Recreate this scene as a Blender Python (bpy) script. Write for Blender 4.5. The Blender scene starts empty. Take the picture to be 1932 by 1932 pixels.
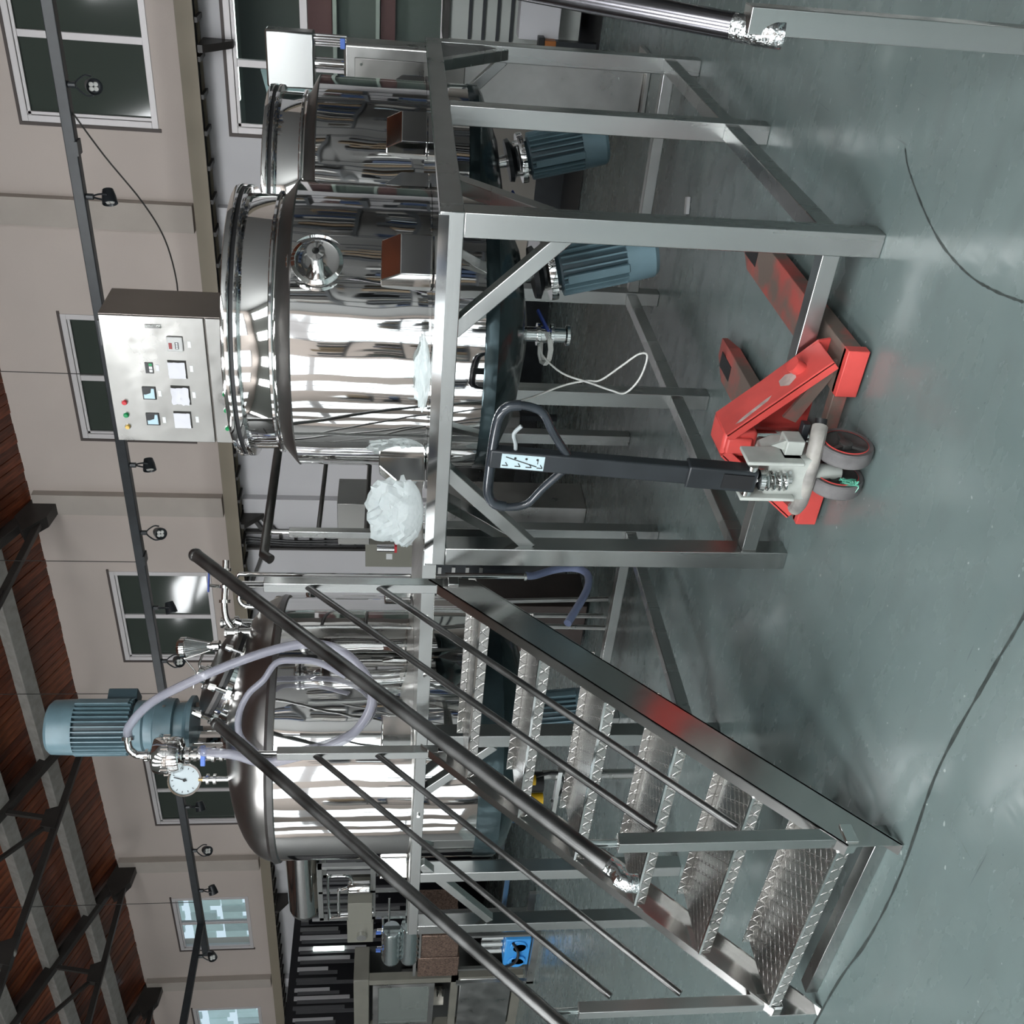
import bpy, bmesh, math, random
from mathutils import Vector, Matrix
random.seed(7)
SC = bpy.context.scene; COL = SC.collection
PI = math.pi
# ---------------------------------------------------------------- camera
cd = bpy.data.cameras.new('camera'); cam = bpy.data.objects.new('camera', cd); COL.objects.link(cam)
F, YAW, PITCH, ROLL = 1898.8, math.radians(35.7745), math.radians(6.8348), math.radians(-1.0265)
fw = Vector((-math.sin(YAW)*math.cos(PITCH), math.cos(YAW)*math.cos(PITCH), -math.sin(PITCH)))
rt = Vector((math.cos(YAW), math.sin(YAW), 0)); dn = fw.cross(rt)
r2 = math.cos(ROLL)*rt + math.sin(ROLL)*dn; d2 = -math.sin(ROLL)*rt + math.cos(ROLL)*dn
R = Matrix((d2, r2, -fw)).transposed()          # the photograph lies on its side: its left edge is up
cam.matrix_world = Matrix.Translation((1.045, -2.996, 1.55)) @ R.to_4x4()
cd.sensor_width = 36; cd.sensor_fit = 'HORIZONTAL'; cd.lens = F/1932*36; cd.clip_start = .05; cd.clip_end = 100
SC.camera = cam
# ---------------------------------------------------------------- light, exposure
SC.view_settings.view_transform = 'Standard'; SC.view_settings.look = 'None'
SC.view_settings.gamma = 1; SC.view_settings.use_curve_mapping = False
SC.view_settings.exposure = 0.0
W = bpy.data.worlds.new('world'); SC.world = W; W.use_nodes = True
W.node_tree.nodes['Background'].inputs[0].default_value = (.75, .85, 1, 1)
W.node_tree.nodes['Background'].inputs[1].default_value = 1.0
WINDOW_LIGHT = 1.9
ADDED_SKYLIGHT = 25.0
def area(name, loc, rot, sx, sy, power, col=(1, 1, 1)):
    l = bpy.data.lights.new(name, 'AREA'); l.shape = 'RECTANGLE'; l.size = sx; l.size_y = sy; l.energy = power; l.color = col
    o = bpy.data.objects.new(name, l); o.location = loc; o.rotation_euler = rot; COL.objects.link(o); return o
# ---------------------------------------------------------------- materials
MC = {}
def mat(name, col, rough=.5, metal=0., bump=None, var=0., vscale=4., emis=None, es=0., alpha=None, trans=0., spec=.5, coat=0., stretch=None, rvar=0., ior=1.45, col2=None, vlo=.35, vhi=.65, aniso=0.):
    if name in MC: return MC[name]
    m = bpy.data.materials.new(name); m.use_nodes = True; nt = m.node_tree; b = nt.nodes['Principled BSDF']
    c = (*col, 1); b.inputs['Base Color'].default_value = c
    b.inputs['Roughness'].default_value = rough; b.inputs['Metallic'].default_value = metal
    b.inputs['Specular IOR Level'].default_value = spec; b.inputs['Coat Weight'].default_value = coat; b.inputs['IOR'].default_value = ior
    b.inputs['Transmission Weight'].default_value = trans
    if alpha is not None: b.inputs['Alpha'].default_value = alpha
    if emis: b.inputs['Emission Color'].default_value = (*emis, 1); b.inputs['Emission Strength'].default_value = es
    L = nt.links
    if bump or var or rvar or col2:
        tc = nt.nodes.new('ShaderNodeTexCoord'); mp = nt.nodes.new('ShaderNodeMapping'); L.new(tc.outputs['Object'], mp.inputs[0])
        if stretch: mp.inputs['Scale'].default_value = stretch
        if var or rvar or col2:
            n = nt.nodes.new('ShaderNodeTexNoise'); n.inputs['Scale'].default_value = vscale; n.inputs['Detail'].default_value = 5; L.new(mp.outputs[0], n.inputs[0])
            mr = nt.nodes.new('ShaderNodeMapRange'); mr.inputs[1].default_value = vlo; mr.inputs[2].default_value = vhi; L.new(n.outputs[0], mr.inputs[0])
            if var or col2:
                mx = nt.nodes.new('ShaderNodeMix'); mx.data_type = 'RGBA'; L.new(mr.outputs[0], mx.inputs[0])
                lo = [max(0, k*(1-var)) for k in col]; hi = col2 if col2 else [min(1, k*(1+var)) for k in col]
                mx.inputs[6].default_value = (*lo, 1); mx.inputs[7].default_value = (*hi, 1); L.new(mx.outputs[2], b.inputs['Base Color'])
            if rvar:
                m2 = nt.nodes.new('ShaderNodeMapRange'); m2.inputs[3].default_value = max(0, rough-rvar); m2.inputs[4].default_value = rough+rvar
                L.new(mr.outputs[0], m2.inputs[0]); L.new(m2.outputs[0], b.inputs['Roughness'])
        if bump:
            s, d = bump[0], bump[1]
            n = nt.nodes.new('ShaderNodeTexNoise'); n.inputs['Scale'].default_value = s; n.inputs['Detail'].default_value = bump[2] if len(bump) > 2 else 2; L.new(mp.outputs[0], n.inputs[0])
            bp = nt.nodes.new('ShaderNodeBump'); bp.inputs['Distance'].default_value = d; bp.inputs['Strength'].default_value = 1; L.new(n.outputs[0], bp.inputs['Height']); L.new(bp.outputs[0], b.inputs['Normal'])
    MC[name] = m; return m
def math_node(nt, op, a, b=None, c=None):
    n = nt.nodes.new('ShaderNodeMath'); n.operation = op
    for i, v in enumerate((a, b, c)):
        if v is None: continue
        if isinstance(v, (int, float)): n.inputs[i].default_value = v
        else: nt.links.new(v, n.inputs[i])
    return n.outputs[0]
def checker_plate(name, pitch=.03, col=(.52, .51, .49), rough=.27, depth=.0016):
    # raised tear pattern of two alternating diagonals, on u = x, v = y + z
    m = bpy.data.materials.new(name); m.use_nodes = True; nt = m.node_tree; b = nt.nodes['Principled BSDF']
    b.inputs['Base Color'].default_value = (*col, 1); b.inputs['Metallic'].default_value = 1; b.inputs['Roughness'].default_value = rough
    tc = nt.nodes.new('ShaderNodeTexCoord'); sp = nt.nodes.new('ShaderNodeSeparateXYZ'); nt.links.new(tc.outputs['Object'], sp.inputs[0])
    u = math_node(nt, 'DIVIDE', sp.outputs[0], pitch); v = math_node(nt, 'DIVIDE', math_node(nt, 'ADD', sp.outputs[1], sp.outputs[2]), pitch)
    fu, fv = math_node(nt, 'FLOOR', u), math_node(nt, 'FLOOR', v)
    par = math_node(nt, 'FLOORED_MODULO', math_node(nt, 'ADD', fu, fv), 2)
    sg = math_node(nt, 'SUBTRACT', math_node(nt, 'MULTIPLY', par, 2), 1)
    du = math_node(nt, 'SUBTRACT', math_node(nt, 'SUBTRACT', u, fu), .5); dv = math_node(nt, 'SUBTRACT', math_node(nt, 'SUBTRACT', v, fv), .5)
    dvs = math_node(nt, 'MULTIPLY', dv, sg)
    a = math_node(nt, 'DIVIDE', math_node(nt, 'ADD', du, dvs), .98); c = math_node(nt, 'DIVIDE', math_node(nt, 'SUBTRACT', du, dvs), .26)
    q = math_node(nt, 'ADD', math_node(nt, 'MULTIPLY', a, a), math_node(nt, 'MULTIPLY', c, c))
    h = nt.nodes.new('ShaderNodeMapRange'); nt.links.new(q, h.inputs[0]); h.inputs[1].default_value = .5; h.inputs[2].default_value = 1.; h.inputs[3].default_value = 1; h.inputs[4].default_value = 0
    bp = nt.nodes.new('ShaderNodeBump'); bp.inputs['Distance'].default_value = depth; nt.links.new(h.outputs[0], bp.inputs['Height']); nt.links.new(bp.outputs[0], b.inputs['Normal'])
    MC[name] = m; return m
ST = mat('satin_steel', (.46, .47, .46), .27, 1, bump=(70, .00012), stretch=(1, 1, .06), var=.07, vscale=3, rvar=.05)
STH = mat('satin_steel_horizontal', (.46, .47, .46), .27, 1, bump=(70, .00012), stretch=(.06, .3, 1), var=.07, vscale=3, rvar=.05)
STD = mat('dull_steel', (.5, .5, .485), .33, 1, var=.1, vscale=5, rvar=.06)
STR = mat('stringer_steel', (.58, .575, .56), .2, 1, bump=(30, .0002), var=.06, vscale=2, rvar=.05)
MIR = mat('mirror_steel', (.80, .80, .79), .035, 1, bump=(2.8, .0065, 1.5))
MIR2 = mat('mirror_fittings', (.78, .78, .77), .07, 1)
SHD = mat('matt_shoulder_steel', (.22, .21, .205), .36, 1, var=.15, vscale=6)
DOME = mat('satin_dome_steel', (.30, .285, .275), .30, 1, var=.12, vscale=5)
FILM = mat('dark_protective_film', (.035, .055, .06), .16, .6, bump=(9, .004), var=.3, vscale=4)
PIPE = mat('dull_pipe_steel', (.145, .145, .142), .36, 1, var=.2, vscale=7, rvar=.06)
BLK = mat('black_rubber', (.012, .012, .013), .45)
BLKP = mat('black_paint', (.018, .021, .024), .35, var=.2, vscale=8)
BLKM = mat('black_gloss_tube', (.022, .027, .033), .2, coat=.3, var=.25, vscale=14)
MOT = mat('blue_grey_enamel', (.115, .185, .215), .38, var=.12, vscale=7)
MOTD = mat('dark_blue_grey_enamel', (.045, .075, .09), .42)
RED = mat('red_enamel', (.60, .075, .065), .36, var=.12, vscale=6)
REDW = mat('worn_red_enamel', (.42, .085, .07), .5, col2=(.16, .12, .10), vscale=5, vlo=.42, vhi=.6, bump=(40, .0006))
ZINC = mat('grey_cast_paint', (.42, .44, .41), .42, var=.12, vscale=12)
RUB = mat('grey_tyre', (.125, .12, .12), .6, var=.2, vscale=18)
RUBD = mat('dark_wheel_hub', (.05, .05, .048), .5, var=.3, vscale=20)
WALLU = mat('beige_plaster', (.48, .415, .375), .75, var=.025, vscale=1.2, bump=(60, .0006))
WALLL = mat('grey_white_plaster', (.50, .49, .50), .75, var=.03, vscale=1.2, bump=(60, .0006))
PIL = mat('pilaster_plaster', (.40, .355, .315), .8, var=.03)
ALU = mat('white_aluminium', (.56, .53, .53), .4, .1)
BRN = mat('brown_seal', (.07, .055, .05), .6)
GLS = mat('dark_window_glass', (.042, .052, .044), .06, 0, spec=.6)
GLSC = mat('clear_window_glass', (.8, .9, .87), .02, 0, trans=1., ior=1.02)
TRAYC = mat('khaki_tray_edge', (.235, .20, .15), .6)
WOODM = mat('varnished_boards', (.13, .034, .014), .42, var=.5, vscale=7, stretch=(4, .5, .5), coat=.12)
WOODD = mat('varnished_boards_dark', (.12, .03, .013), .42, var=.5, vscale=7, stretch=(4, .5, .5), coat=.12)
CONC = mat('grey_roof_beam', (.27, .255, .235), .85, var=.12, vscale=10)
TRS = mat('dark_truss_steel', (.028, .025, .023), .45, var=.2)
WHT = mat('white_plastic', (.72, .73, .73), .4)
PAPER = mat('white_paper', (.66, .66, .70), .8)
GRN = mat('green_button', (.0, .24, .07), .3)
REDB = mat('red_button', (.55, .02, .03), .3)
YELB = mat('yellow_button', (.65, .42, .09), .35)
BLU = mat('blue_grip', (.03, .06, .26), .4)
BLUL = mat('light_blue_grip', (.09, .18, .55), .4)
BLUP = mat('blue_pump_paint', (.05, .30, .70), .35)
PLAS = mat('clear_plastic_bag', (.72, .78, .78), .25, 0, bump=(18, .02), trans=.35, alpha=.62, ior=1.1)
HOSE = mat('clear_braided_hose', (.36, .36, .42), .15, 0, trans=.2, alpha=.62, ior=1.1, bump=(260, .0006), coat=.5)
HOSB = mat('blue_soft_hose', (.38, .45, .72), .3, coat=.4)
CAB = mat('cabinet_steel', (.27, .265, .253), .34, 1, var=.12, vscale=3, rvar=.14, bump=(5, .004))
CABS = mat('cabinet_side_steel', (.25, .225, .205), .4, 1, var=.05)
GBOX = mat('grey_box_paint', (.22, .215, .18), .5)
WHTC = mat('white_cable', (.62, .63, .60), .45)
COPP = mat('perforated_copper_sheet', (.17, .115, .09), .45, .6, var=.45, vscale=70)
CHK = checker_plate('checker_plate')
CHKD = checker_plate('deck_checker_plate', .04, (.42, .41, .39), .3)
# ---------------------------------------------------------------- mesh helpers
class MB:
    def __init__(s): s.v = []; s.f = []
    def add(s, v, f):
        n = len(s.v); s.v += [Vector(p) for p in v]; s.f += [[i+n for i in q] for q in f]; return s
    def bx(s, x0, x1, y0, y1, z0, z1):
        return s.add([(x0,y0,z0),(x1,y0,z0),(x1,y1,z0),(x0,y1,z0),(x0,y0,z1),(x1,y0,z1),(x1,y1,z1),(x0,y1,z1)],
                     [(3,2,1,0),(4,5,6,7),(0,1,5,4),(1,2,6,5),(2,3,7,6),(3,0,4,7)])
    def obx(s, c, ax, ay, az, hx, hy, hz):
        c = Vector(c); ax, ay, az = [Vector(a).normalized() for a in (ax, ay, az)]
        P = [c+ax*hx*i+ay*hy*j+az*hz*k for k in (-1, 1) for (i, j) in ((-1,-1),(1,-1),(1,1),(-1,1))]
        return s.add(P, [(3,2,1,0),(4,5,6,7),(0,1,5,4),(1,2,6,5),(2,3,7,6),(3,0,4,7)])
    def bar(s, p0, p1, w, h, up=(0,0,1)):        # rectangular bar, w across, h along up
        p0, p1 = Vector(p0), Vector(p1); d = (p1-p0); L = d.length; d.normalize()
        a = d.cross(Vector(up)).normalized(); b = a.cross(d)
        return s.obx((p0+p1)/2, a, d, b, w/2, L/2, h/2)
    def prism(s, poly, axis, a, b):              # polygon in the plane across axis, extruded a..b
        n = len(poly)
        def P(u, v, t): return {'x': (t,u,v), 'y': (u,t,v), 'z': (u,v,t)}[axis]
        return s.add([P(u,v,a) for u,v in poly]+[P(u,v,b) for u,v in poly],
                     [list(range(n))[::-1], list(range(n, 2*n))]+[(i,(i+1)%n,n+(i+1)%n,n+i) for i in range(n)])
    def frame(s, d):
        d = Vector(d).normalized(); a = d.cross(Vector((0,0,1)))
        if a.length < .05: a = Vector((1,0,0))
        a.normalize(); return a, d.cross(a)
    def cyl(s, p0, p1, r, r1=None, n=16, caps=True):
        p0, p1 = Vector(p0), Vector(p1); r1 = r if r1 is None else r1; a, b = s.frame(p1-p0)
        v = [p0+(a*math.cos(t)+b*math.sin(t))*r for t in [2*PI*i/n for i in range(n)]]+[p1+(a*math.cos(t)+b*math.sin(t))*r1 for t in [2*PI*i/n for i in range(n)]]
        f = [(i,(i+1)%n,n+(i+1)%n,n+i) for i in range(n)]
        if caps: f += [list(range(n))[::-1], list(range(n,2*n))]
        return s.add(v, f)
    def tube(s, pts, r, n=10, smooth=0, caps=True, radii=None):
        P = [Vector(p) for p in pts]
        if smooth:                                # Catmull-Rom
            Q = []
            for i in range(len(P)-1):
                a, b, c, d = P[max(i-1,0)], P[i], P[i+1], P[min(i+2,len(P)-1)]
                for k in range(smooth):
                    t = k/smooth; Q.append(.5*((2*b)+(c-a)*t+(2*a-5*b+4*c-d)*t*t+(3*b-a-3*c+d)*t**3))
            P = Q+[P[-1]]
        v, f = [], []; a, b = s.frame(P[1]-P[0])
        for i, p in enumerate(P):
            d = (P[min(i+1,len(P)-1)]-P[max(i-1,0)]).normalized()
            a = (a-d*a.dot(d)).normalized(); b = d.cross(a)
            rr = radii[i] if radii else r
            v += [p+(a*math.cos(2*PI*k/n)+b*math.sin(2*PI*k/n))*rr for k in range(n)]
        for i in range(len(P)-1): f += [(i*n+k, i*n+(k+1)%n, (i+1)*n+(k+1)%n, (i+1)*n+k) for k in range(n)]
        if caps: f += [list(range(n))[::-1], [(len(P)-1)*n+k for k in range(n)]]
        return s.add(v, f)
    def lathe(s, prof, c=(0,0,0), axis=(0,0,1), n=48, a0=0, a1=2*PI):
        c = Vector(c); d = Vector(axis).normalized(); a, b = s.frame(d); full = abs(a1-a0-2*PI) < 1e-6; m = n if full else n+1
        v = [c+d*h+(a*math.cos(t)+b*math.sin(t))*r for r, h in prof for t in [a0+(a1-a0)*i/n for i in range(m)]]
        f = [(i*m+k, i*m+(k+1)%m, (i+1)*m+(k+1)%m, (i+1)*m+k) for i in range(len(prof)-1) for k in range(n)]
        return s.add(v, f)
    def sphere(s, c, r, n=16):
        return s.lathe([(max(1e-4, r*math.sin(PI*i/8)), -r*math.cos(PI*i/8)) for i in range(9)], c, n=n)
    def holed(s, x0, x1, y0, y1, z0, z1, cx, cy, r, n=48):   # flat plate with a round hole
        A = sorted(set([2*PI*i/n for i in range(n)]+[math.atan2(y-cy, x-cx) % (2*PI) for x in (x0,x1) for y in (y0,y1)]))
        def out(t):
            c, q = math.cos(t), math.sin(t)
            k = min(((x1-cx)/c if c > 1e-9 else (x0-cx)/c if c < -1e-9 else 1e9), ((y1-cy)/q if q > 1e-9 else (y0-cy)/q if q < -1e-9 else 1e9))
            return cx+c*k, cy+q*k
        m = len(A); v = []
        for z in (z0, z1):
            v += [(cx+r*math.cos(t), cy+r*math.sin(t), z) for t in A]; v += [(*out(t), z) for t in A]
        f = []
        for i in range(m):
            j = (i+1) % m
            f += [(i,m+i,m+j,j), (2*m+i,2*m+j,3*m+j,3*m+i), (m+i,3*m+i,3*m+j,m+j), (i,j,2*m+j,2*m+i)]
        return s.add(v, f)
    def build(s, name, m, parent=None, bevel=0, smooth=True, kind=None, label=None, tw=30):
        me = bpy.data.meshes.new(name); o0 = Vector((0,0,0)); p = parent
        while p: o0 = o0+p.location; p = p.parent
        me.from_pydata([v-o0 for v in s.v], [], s.f); me.update()
        bm = bmesh.new(); bm.from_mesh(me); bmesh.ops.recalc_face_normals(bm, faces=bm.faces); bm.to_mesh(me); bm.free()
        if smooth: me.shade_smooth(); me.set_sharp_from_angle(angle=math.radians(tw))
        me.materials.append(m); o = bpy.data.objects.new(name, me); COL.objects.link(o); o.parent = parent
        if bevel:
            b = o.modifiers.new('edge', 'BEVEL'); b.width = bevel; b.segments = 2; b.limit_method = 'ANGLE'; b.angle_limit = math.radians(40)
        if kind: o['kind'] = kind
        if label: o['label'] = label
        return o
def thing(name, label, cat, loc=(0,0,0), group=None):
    o = bpy.data.objects.new(name, None); o.empty_display_size = .1; o.location = loc; COL.objects.link(o)
    o['label'] = label; o['category'] = cat
    if group: o['group'] = group
    return o
def tag(o, label, cat, group=None):
    o['label'] = label; o['category'] = cat
    if group: o['group'] = group
    return o
def struct(o): o['kind'] = 'structure'; return o
def copy_tree(o, parent=None):
    c = o.copy(); COL.objects.link(c); c.parent = parent
    for ch in o.children: copy_tree(ch, c)
    return c
def text(body, size, mtl, parent, loc, rot, name='lettering', ext=.0004):
    cu = bpy.data.curves.new(name, 'FONT'); cu.body = body; cu.size = size; cu.extrude = ext; cu.align_x = 'CENTER'; cu.align_y = 'CENTER'
    t = bpy.data.objects.new(name, cu); COL.objects.link(t); bpy.context.view_layer.update()
    me = bpy.data.meshes.new_from_object(t); bpy.data.objects.remove(t); me.materials.append(mtl)
    o = bpy.data.objects.new(name, me); COL.objects.link(o); o.parent = parent
    o0 = Vector((0,0,0)); p = parent
    while p: o0 = o0+p.location; p = p.parent
    o.location = Vector(loc)-o0; o.rotation_euler = rot; return o

# ================================================================ THE HALL
XW0, XW1, YB, YR, EAVE, SLOPE = -19.0, 6.5, 6.43, -9.5, 5.43, .40
def roof_z(y): return EAVE+SLOPE*(YB-y) if y > -1.3 else EAVE+SLOPE*(YB+1.3)-SLOPE*(-1.3-y)
def floor_mat():
    m = bpy.data.materials.new('green_grey_epoxy'); m.use_nodes = True; nt = m.node_tree; b = nt.nodes['Principled BSDF']; L = nt.links
    tc = nt.nodes.new('ShaderNodeTexCoord')
    def noise(scale, det, st=(1,1,1), rot=0, dist=0):
        mp = nt.nodes.new('ShaderNodeMapping'); mp.inputs['Scale'].default_value = st; mp.inputs['Rotation'].default_value = (0,0,rot); L.new(tc.outputs['Object'], mp.inputs[0])
        n = nt.nodes.new('ShaderNodeTexNoise'); n.inputs['Scale'].default_value = scale; n.inputs['Detail'].default_value = det; n.inputs['Distortion'].default_value = dist; L.new(mp.outputs[0], n.inputs[0]); return n.outputs[0]
    def rng(s, a, b_, c=0, d=1):
        r = nt.nodes.new('ShaderNodeMapRange'); L.new(s, r.inputs[0])
        for i, v in enumerate((a, b_, c, d)): r.inputs[i+1].default_value = v
        return r.outputs[0]
    def mixc(fac, A, B):
        x = nt.nodes.new('ShaderNodeMix'); x.data_type = 'RGBA'; L.new(fac, x.inputs[0])
        for i, q in ((6, A), (7, B)):
            if isinstance(q, tuple): x.inputs[i].default_value = (*q, 1)
            else: L.new(q, x.inputs[i])
        return x.outputs[2]
    c = mixc(rng(noise(.8, 6), .35, .65), (.118, .158, .154), (.160, .202, .196))
    c = mixc(rng(noise(3.2, 8, (1,2.2,1), .4), .52, .7, 0, .5), c, (.125, .155, .15))
    c = mixc(rng(noise(26, 3, (.12,3,1), .9, .3), .70, .76, 0, .55), c, (.045, .055, .05))
    c = mixc(rng(noise(22, 3, (3,.12,1), .35, .3), .72, .78, 0, .5), c, (.045, .055, .05))
    c = mixc(rng(noise(60, 2), .73, .76, 0, .6), c, (.04, .05, .047))
    c = mixc(rng(noise(34, 1), .765, .785, 0, .7), c, (.42, .47, .45))
    L.new(c, b.inputs['Base Color'])
    L.new(rng(noise(5, 7, (1,2,1)), .3, .7, .16, .34), b.inputs['Roughness'])
    bp = nt.nodes.new('ShaderNodeBump'); bp.inputs['Distance'].default_value = .0028; L.new(noise(3.5, 3, (2.4,1,1), .2), bp.inputs['Height']); L.new(bp.outputs[0], b.inputs['Normal'])
    b.inputs['Specular IOR Level'].default_value = .6
    return m
fl = struct(MB().bx(XW0, XW1, YR, YB+.2, -.1, 0).build('floor', floor_mat(), smooth=False))
crk = mat('dark_floor_mark', (.04, .05, .047), .5, var=.3, vscale=30)
def floor_line(pts, w, name):
    m = MB(); P = [Vector((*p, .0006)) for p in pts]
    Q = []
    for i in range(len(P)-1):
        a, b, c, d = P[max(i-1,0)], P[i], P[i+1], P[min(i+2,len(P)-1)]
        for k in range(10):
            t = k/10; Q.append(.5*((2*b)+(c-a)*t+(2*a-5*b+4*c-d)*t*t+(3*b-a-3*c+d)*t**3))
    Q.append(P[-1]); v = []
    for i, p in enumerate(Q):
        d = (Q[min(i+1,len(Q)-1)]-Q[max(i-1,0)]).normalized(); s = Vector((-d.y, d.x, 0))*w*(.6+.8*random.random())/2
        v += [p-s, p+s]
    m.add(v, [(2*i,2*i+1,2*i+3,2*i+2) for i in range(len(Q)-1)])
    return m.build(name, crk, fl, smooth=False)
FLOORMARKS = True
# walls: back wall with its openings
WX = [(-.67-3.24*k-.97, -.67-3.24*k+.45) for k in range(6)]       # upper windows, 1.42 wide, every 3.24 m
WX = [(-1.64-3.24*k, -1.64-3.24*k+1.42) for k in range(6)]
WZ0, WZ1, WLZ0, WLZ1, WLX0, WLX1 = 3.65, 4.80, 1.15, 3.02, -1.635, 2.6
def wall_pieces(m, x0, x1, z0, z1, holes):
    xs = sorted(set([x0, x1]+[h for H in holes for h in H[:2]]))
    for a, b in zip(xs, xs[1:]):
        hs = sorted([(H[2], H[3]) for H in holes if H[0] <= a+1e-6 and H[1] >= b-1e-6]); z = z0
        for (p, q) in hs:
            if p > z: m.bx(a, b, YB, YB+.2, z, p)
            z = q
        if z1 > z: m.bx(a, b, YB, YB+.2, z, z1)
m = MB(); wall_pieces(m, XW0, XW1, 3.30, 5.55, [(a, b, WZ0, WZ1) for a, b in WX])
wb = struct(m.build('wall_back', WALLU, smooth=False))
m = MB(); wall_pieces(m, XW0, XW1, 0, 3.30, [(WLX0, WLX1, WLZ0, WLZ1)])
m.build('lower_wall', WALLL, wb, smooth=False)
for k in range(5):                                                  # pilasters between the windows
    x = -2.42-3.28*k
    MB().bx(x-.13, x+.13, YB-.09, YB, 3.42, 5.43).build('pilaster', PIL, wb, smooth=False)
    MB().bx(x-.13, x+.13, YB-.09, YB, 0, 3.19).build('pilaster', WALLL, wb, smooth=False)
MB().bx(XW0, XW1, YB-.008, YB, .26, 1.12).build('dado_paint', mat('grey_brown_dado', (.20,.185,.165), .6, var=.08, vscale=2), wb, smooth=False)
struct(MB().bx(XW0, XW1, YB-.03, YB, 0, .26).build('baseboard_back', BLKP, smooth=False))
# gables and rear wall
def gable(name, x, t):
    m = MB().prism([(YR,0),(YB,0),(YB,EAVE+.15),(-1.3,roof_z(-1.3)+.2),(YR,roof_z(YR)+.15)], 'x', x, x+t); return struct(m.build(name, mat('end_wall_grey', (.20,.20,.195), .8), smooth=False))
gable('wall_right', XW1, .2); gable('wall_left', XW0-.2, .2)
RW = [(-16.5,-14.6),(-13.0,-11.2),(-9.8,-8.0),(-5.7,-3.9),(-2.9,-.35),(1.9,5.9)]
SKYP = mat('daylight_pane', (.8,.85,.9), .3, emis=(.93,.98,1.0), es=WINDOW_LIGHT)
m = MB(); xs = [XW0]+[q for r in RW for q in r]+[XW1]
for i in range(0, len(xs), 2): m.bx(xs[i], xs[i+1], YR-.2, YR, 0, roof_z(YR)+.2)
for a, b in RW: m.bx(a, b, YR-.2, YR, 0, .25); m.bx(a, b, YR-.2, YR, 4.6, roof_z(YR)+.2)
struct(m.build('wall_front', WALLU, smooth=False))
n = 0
for a, b in RW:
    n += 1
    w = struct(MB().bx(a, b, YR-.16, YR-.14, .25, 4.6).build('window_%d' % (20+n), SKYP, smooth=False))
    k = max(2, round((b-a)/1.25)); fm = MB()
    for i in range(k+1): x = a+(b-a)*i/k; fm.bx(x-.035, x+.035, YR-.13, YR-.03, .25, 4.6)
    for z, q in ((.28,.04), (1.05,.03), (2.75,.11), (4.57,.04)): fm.bx(a, b, YR-.12, YR-.04, z-q, z+q)
    fm.build('window_frame', ALU, w, smooth=False)
# roof: boards running up the slope, grey beams across them, dark trusses
cl = struct(MB().add([(XW0,YB+.2,roof_z(YB)-.08+.22),(XW1,YB+.2,roof_z(YB)-.08+.22),(XW1,-1.3,roof_z(-1.3)+.2),(XW0,-1.3,roof_z(-1.3)+.2),(XW1,YR-.2,roof_z(YR)+.14),(XW0,YR-.2,roof_z(YR)+.14)], [(0,1,2,3),(3,2,4,5)]).build('ceiling', WOODD, smooth=False))
sl = Vector((0, -1, SLOPE)).normalized(); nn = Vector((0, SLOPE, 1)).normalized()
def board_mesh(w, y0, y1, mt, nm):
    a = Vector((0, y0, roof_z(y0)+.06)); b = Vector((0, y1, roof_z(y1)+.06))
    return MB().obx((a+b)/2, (1,0,0), sl, nn, w/2, (b-a).length/2, .012)
b1 = board_mesh(.112, YB+.1, -1.3, WOODM, 'ceiling_board').build('ceiling_board', WOODM, cl, smooth=False, bevel=0)
b1.location.x = XW0+.06; nb = int((XW1-XW0)/.12)
wm = [mat('varnished_boards_%d' % i, c, .42, var=.45, vscale=6, stretch=(4,.5,.5), coat=.12) for i, c in enumerate([(.15,.038,.016),(.115,.029,.012),(.18,.05,.02),(.09,.023,.011)])]
meshes = []
for q in wm:
    me = b1.data.copy(); me.materials.clear(); me.materials.append(q); meshes.append(me)
for i in range(1, nb):
    o = b1.copy(); o.data = meshes[random.choice((0,0,1,2,3))]; COL.objects.link(o); o.parent = cl; o.location.x = XW0+.06+.12*i; o.location.z = random.choice((0,.004,-.004))
MB().obx(((XW0+XW1)/2,(YR-1.3)/2,roof_z((YR-1.3)/2)+.05), (1,0,0), (0,1,SLOPE), (0,-SLOPE,1), (XW1-XW0)/2, 4.42, .012).build('far_roof_lining', mat('grey_roof_lining', (.30,.29,.27), .8), cl, smooth=False)
skm = mat('added_skylight_pane', (.8,.85,.9), .4, emis=(.95,.98,1.0), es=ADDED_SKYLIGHT)
for i, x in enumerate((-17,-5.5,-2,1.5,5)):  # unseen skylights, added to brighten the floor and back wall
    struct(MB().obx((x,-6.9,roof_z(-6.9)+.0), (1,0,0), (0,1,SLOPE), (0,-SLOPE,1), .6, 2.3, .012).build('window_%d' % (31+i), skm, smooth=False))
for i, y in enumerate((5.69, 4.93, 4.15, 3.3, 2.4, 1.4, .3)):
    z = roof_z(y)-.02
    o = MB().obx((-7, y, z), (1,0,0), sl, nn, 12, .10, .07).build('roof_beam', CONC, None, smooth=False, bevel=.01)
    tag(o, ['grey roof beam under the red-brown boards, the one lowest on the slope beside the wall','grey roof beam under the boards, second up the slope from the wall','grey roof beam under the boards, third up the slope from the wall','grey roof beam, fourth up the slope from the wall','grey roof beam, fifth up the slope from the wall','grey roof beam, sixth up the slope from the wall','grey roof beam, highest on the near slope'][i], 'beam', 'grey roof beams')
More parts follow.
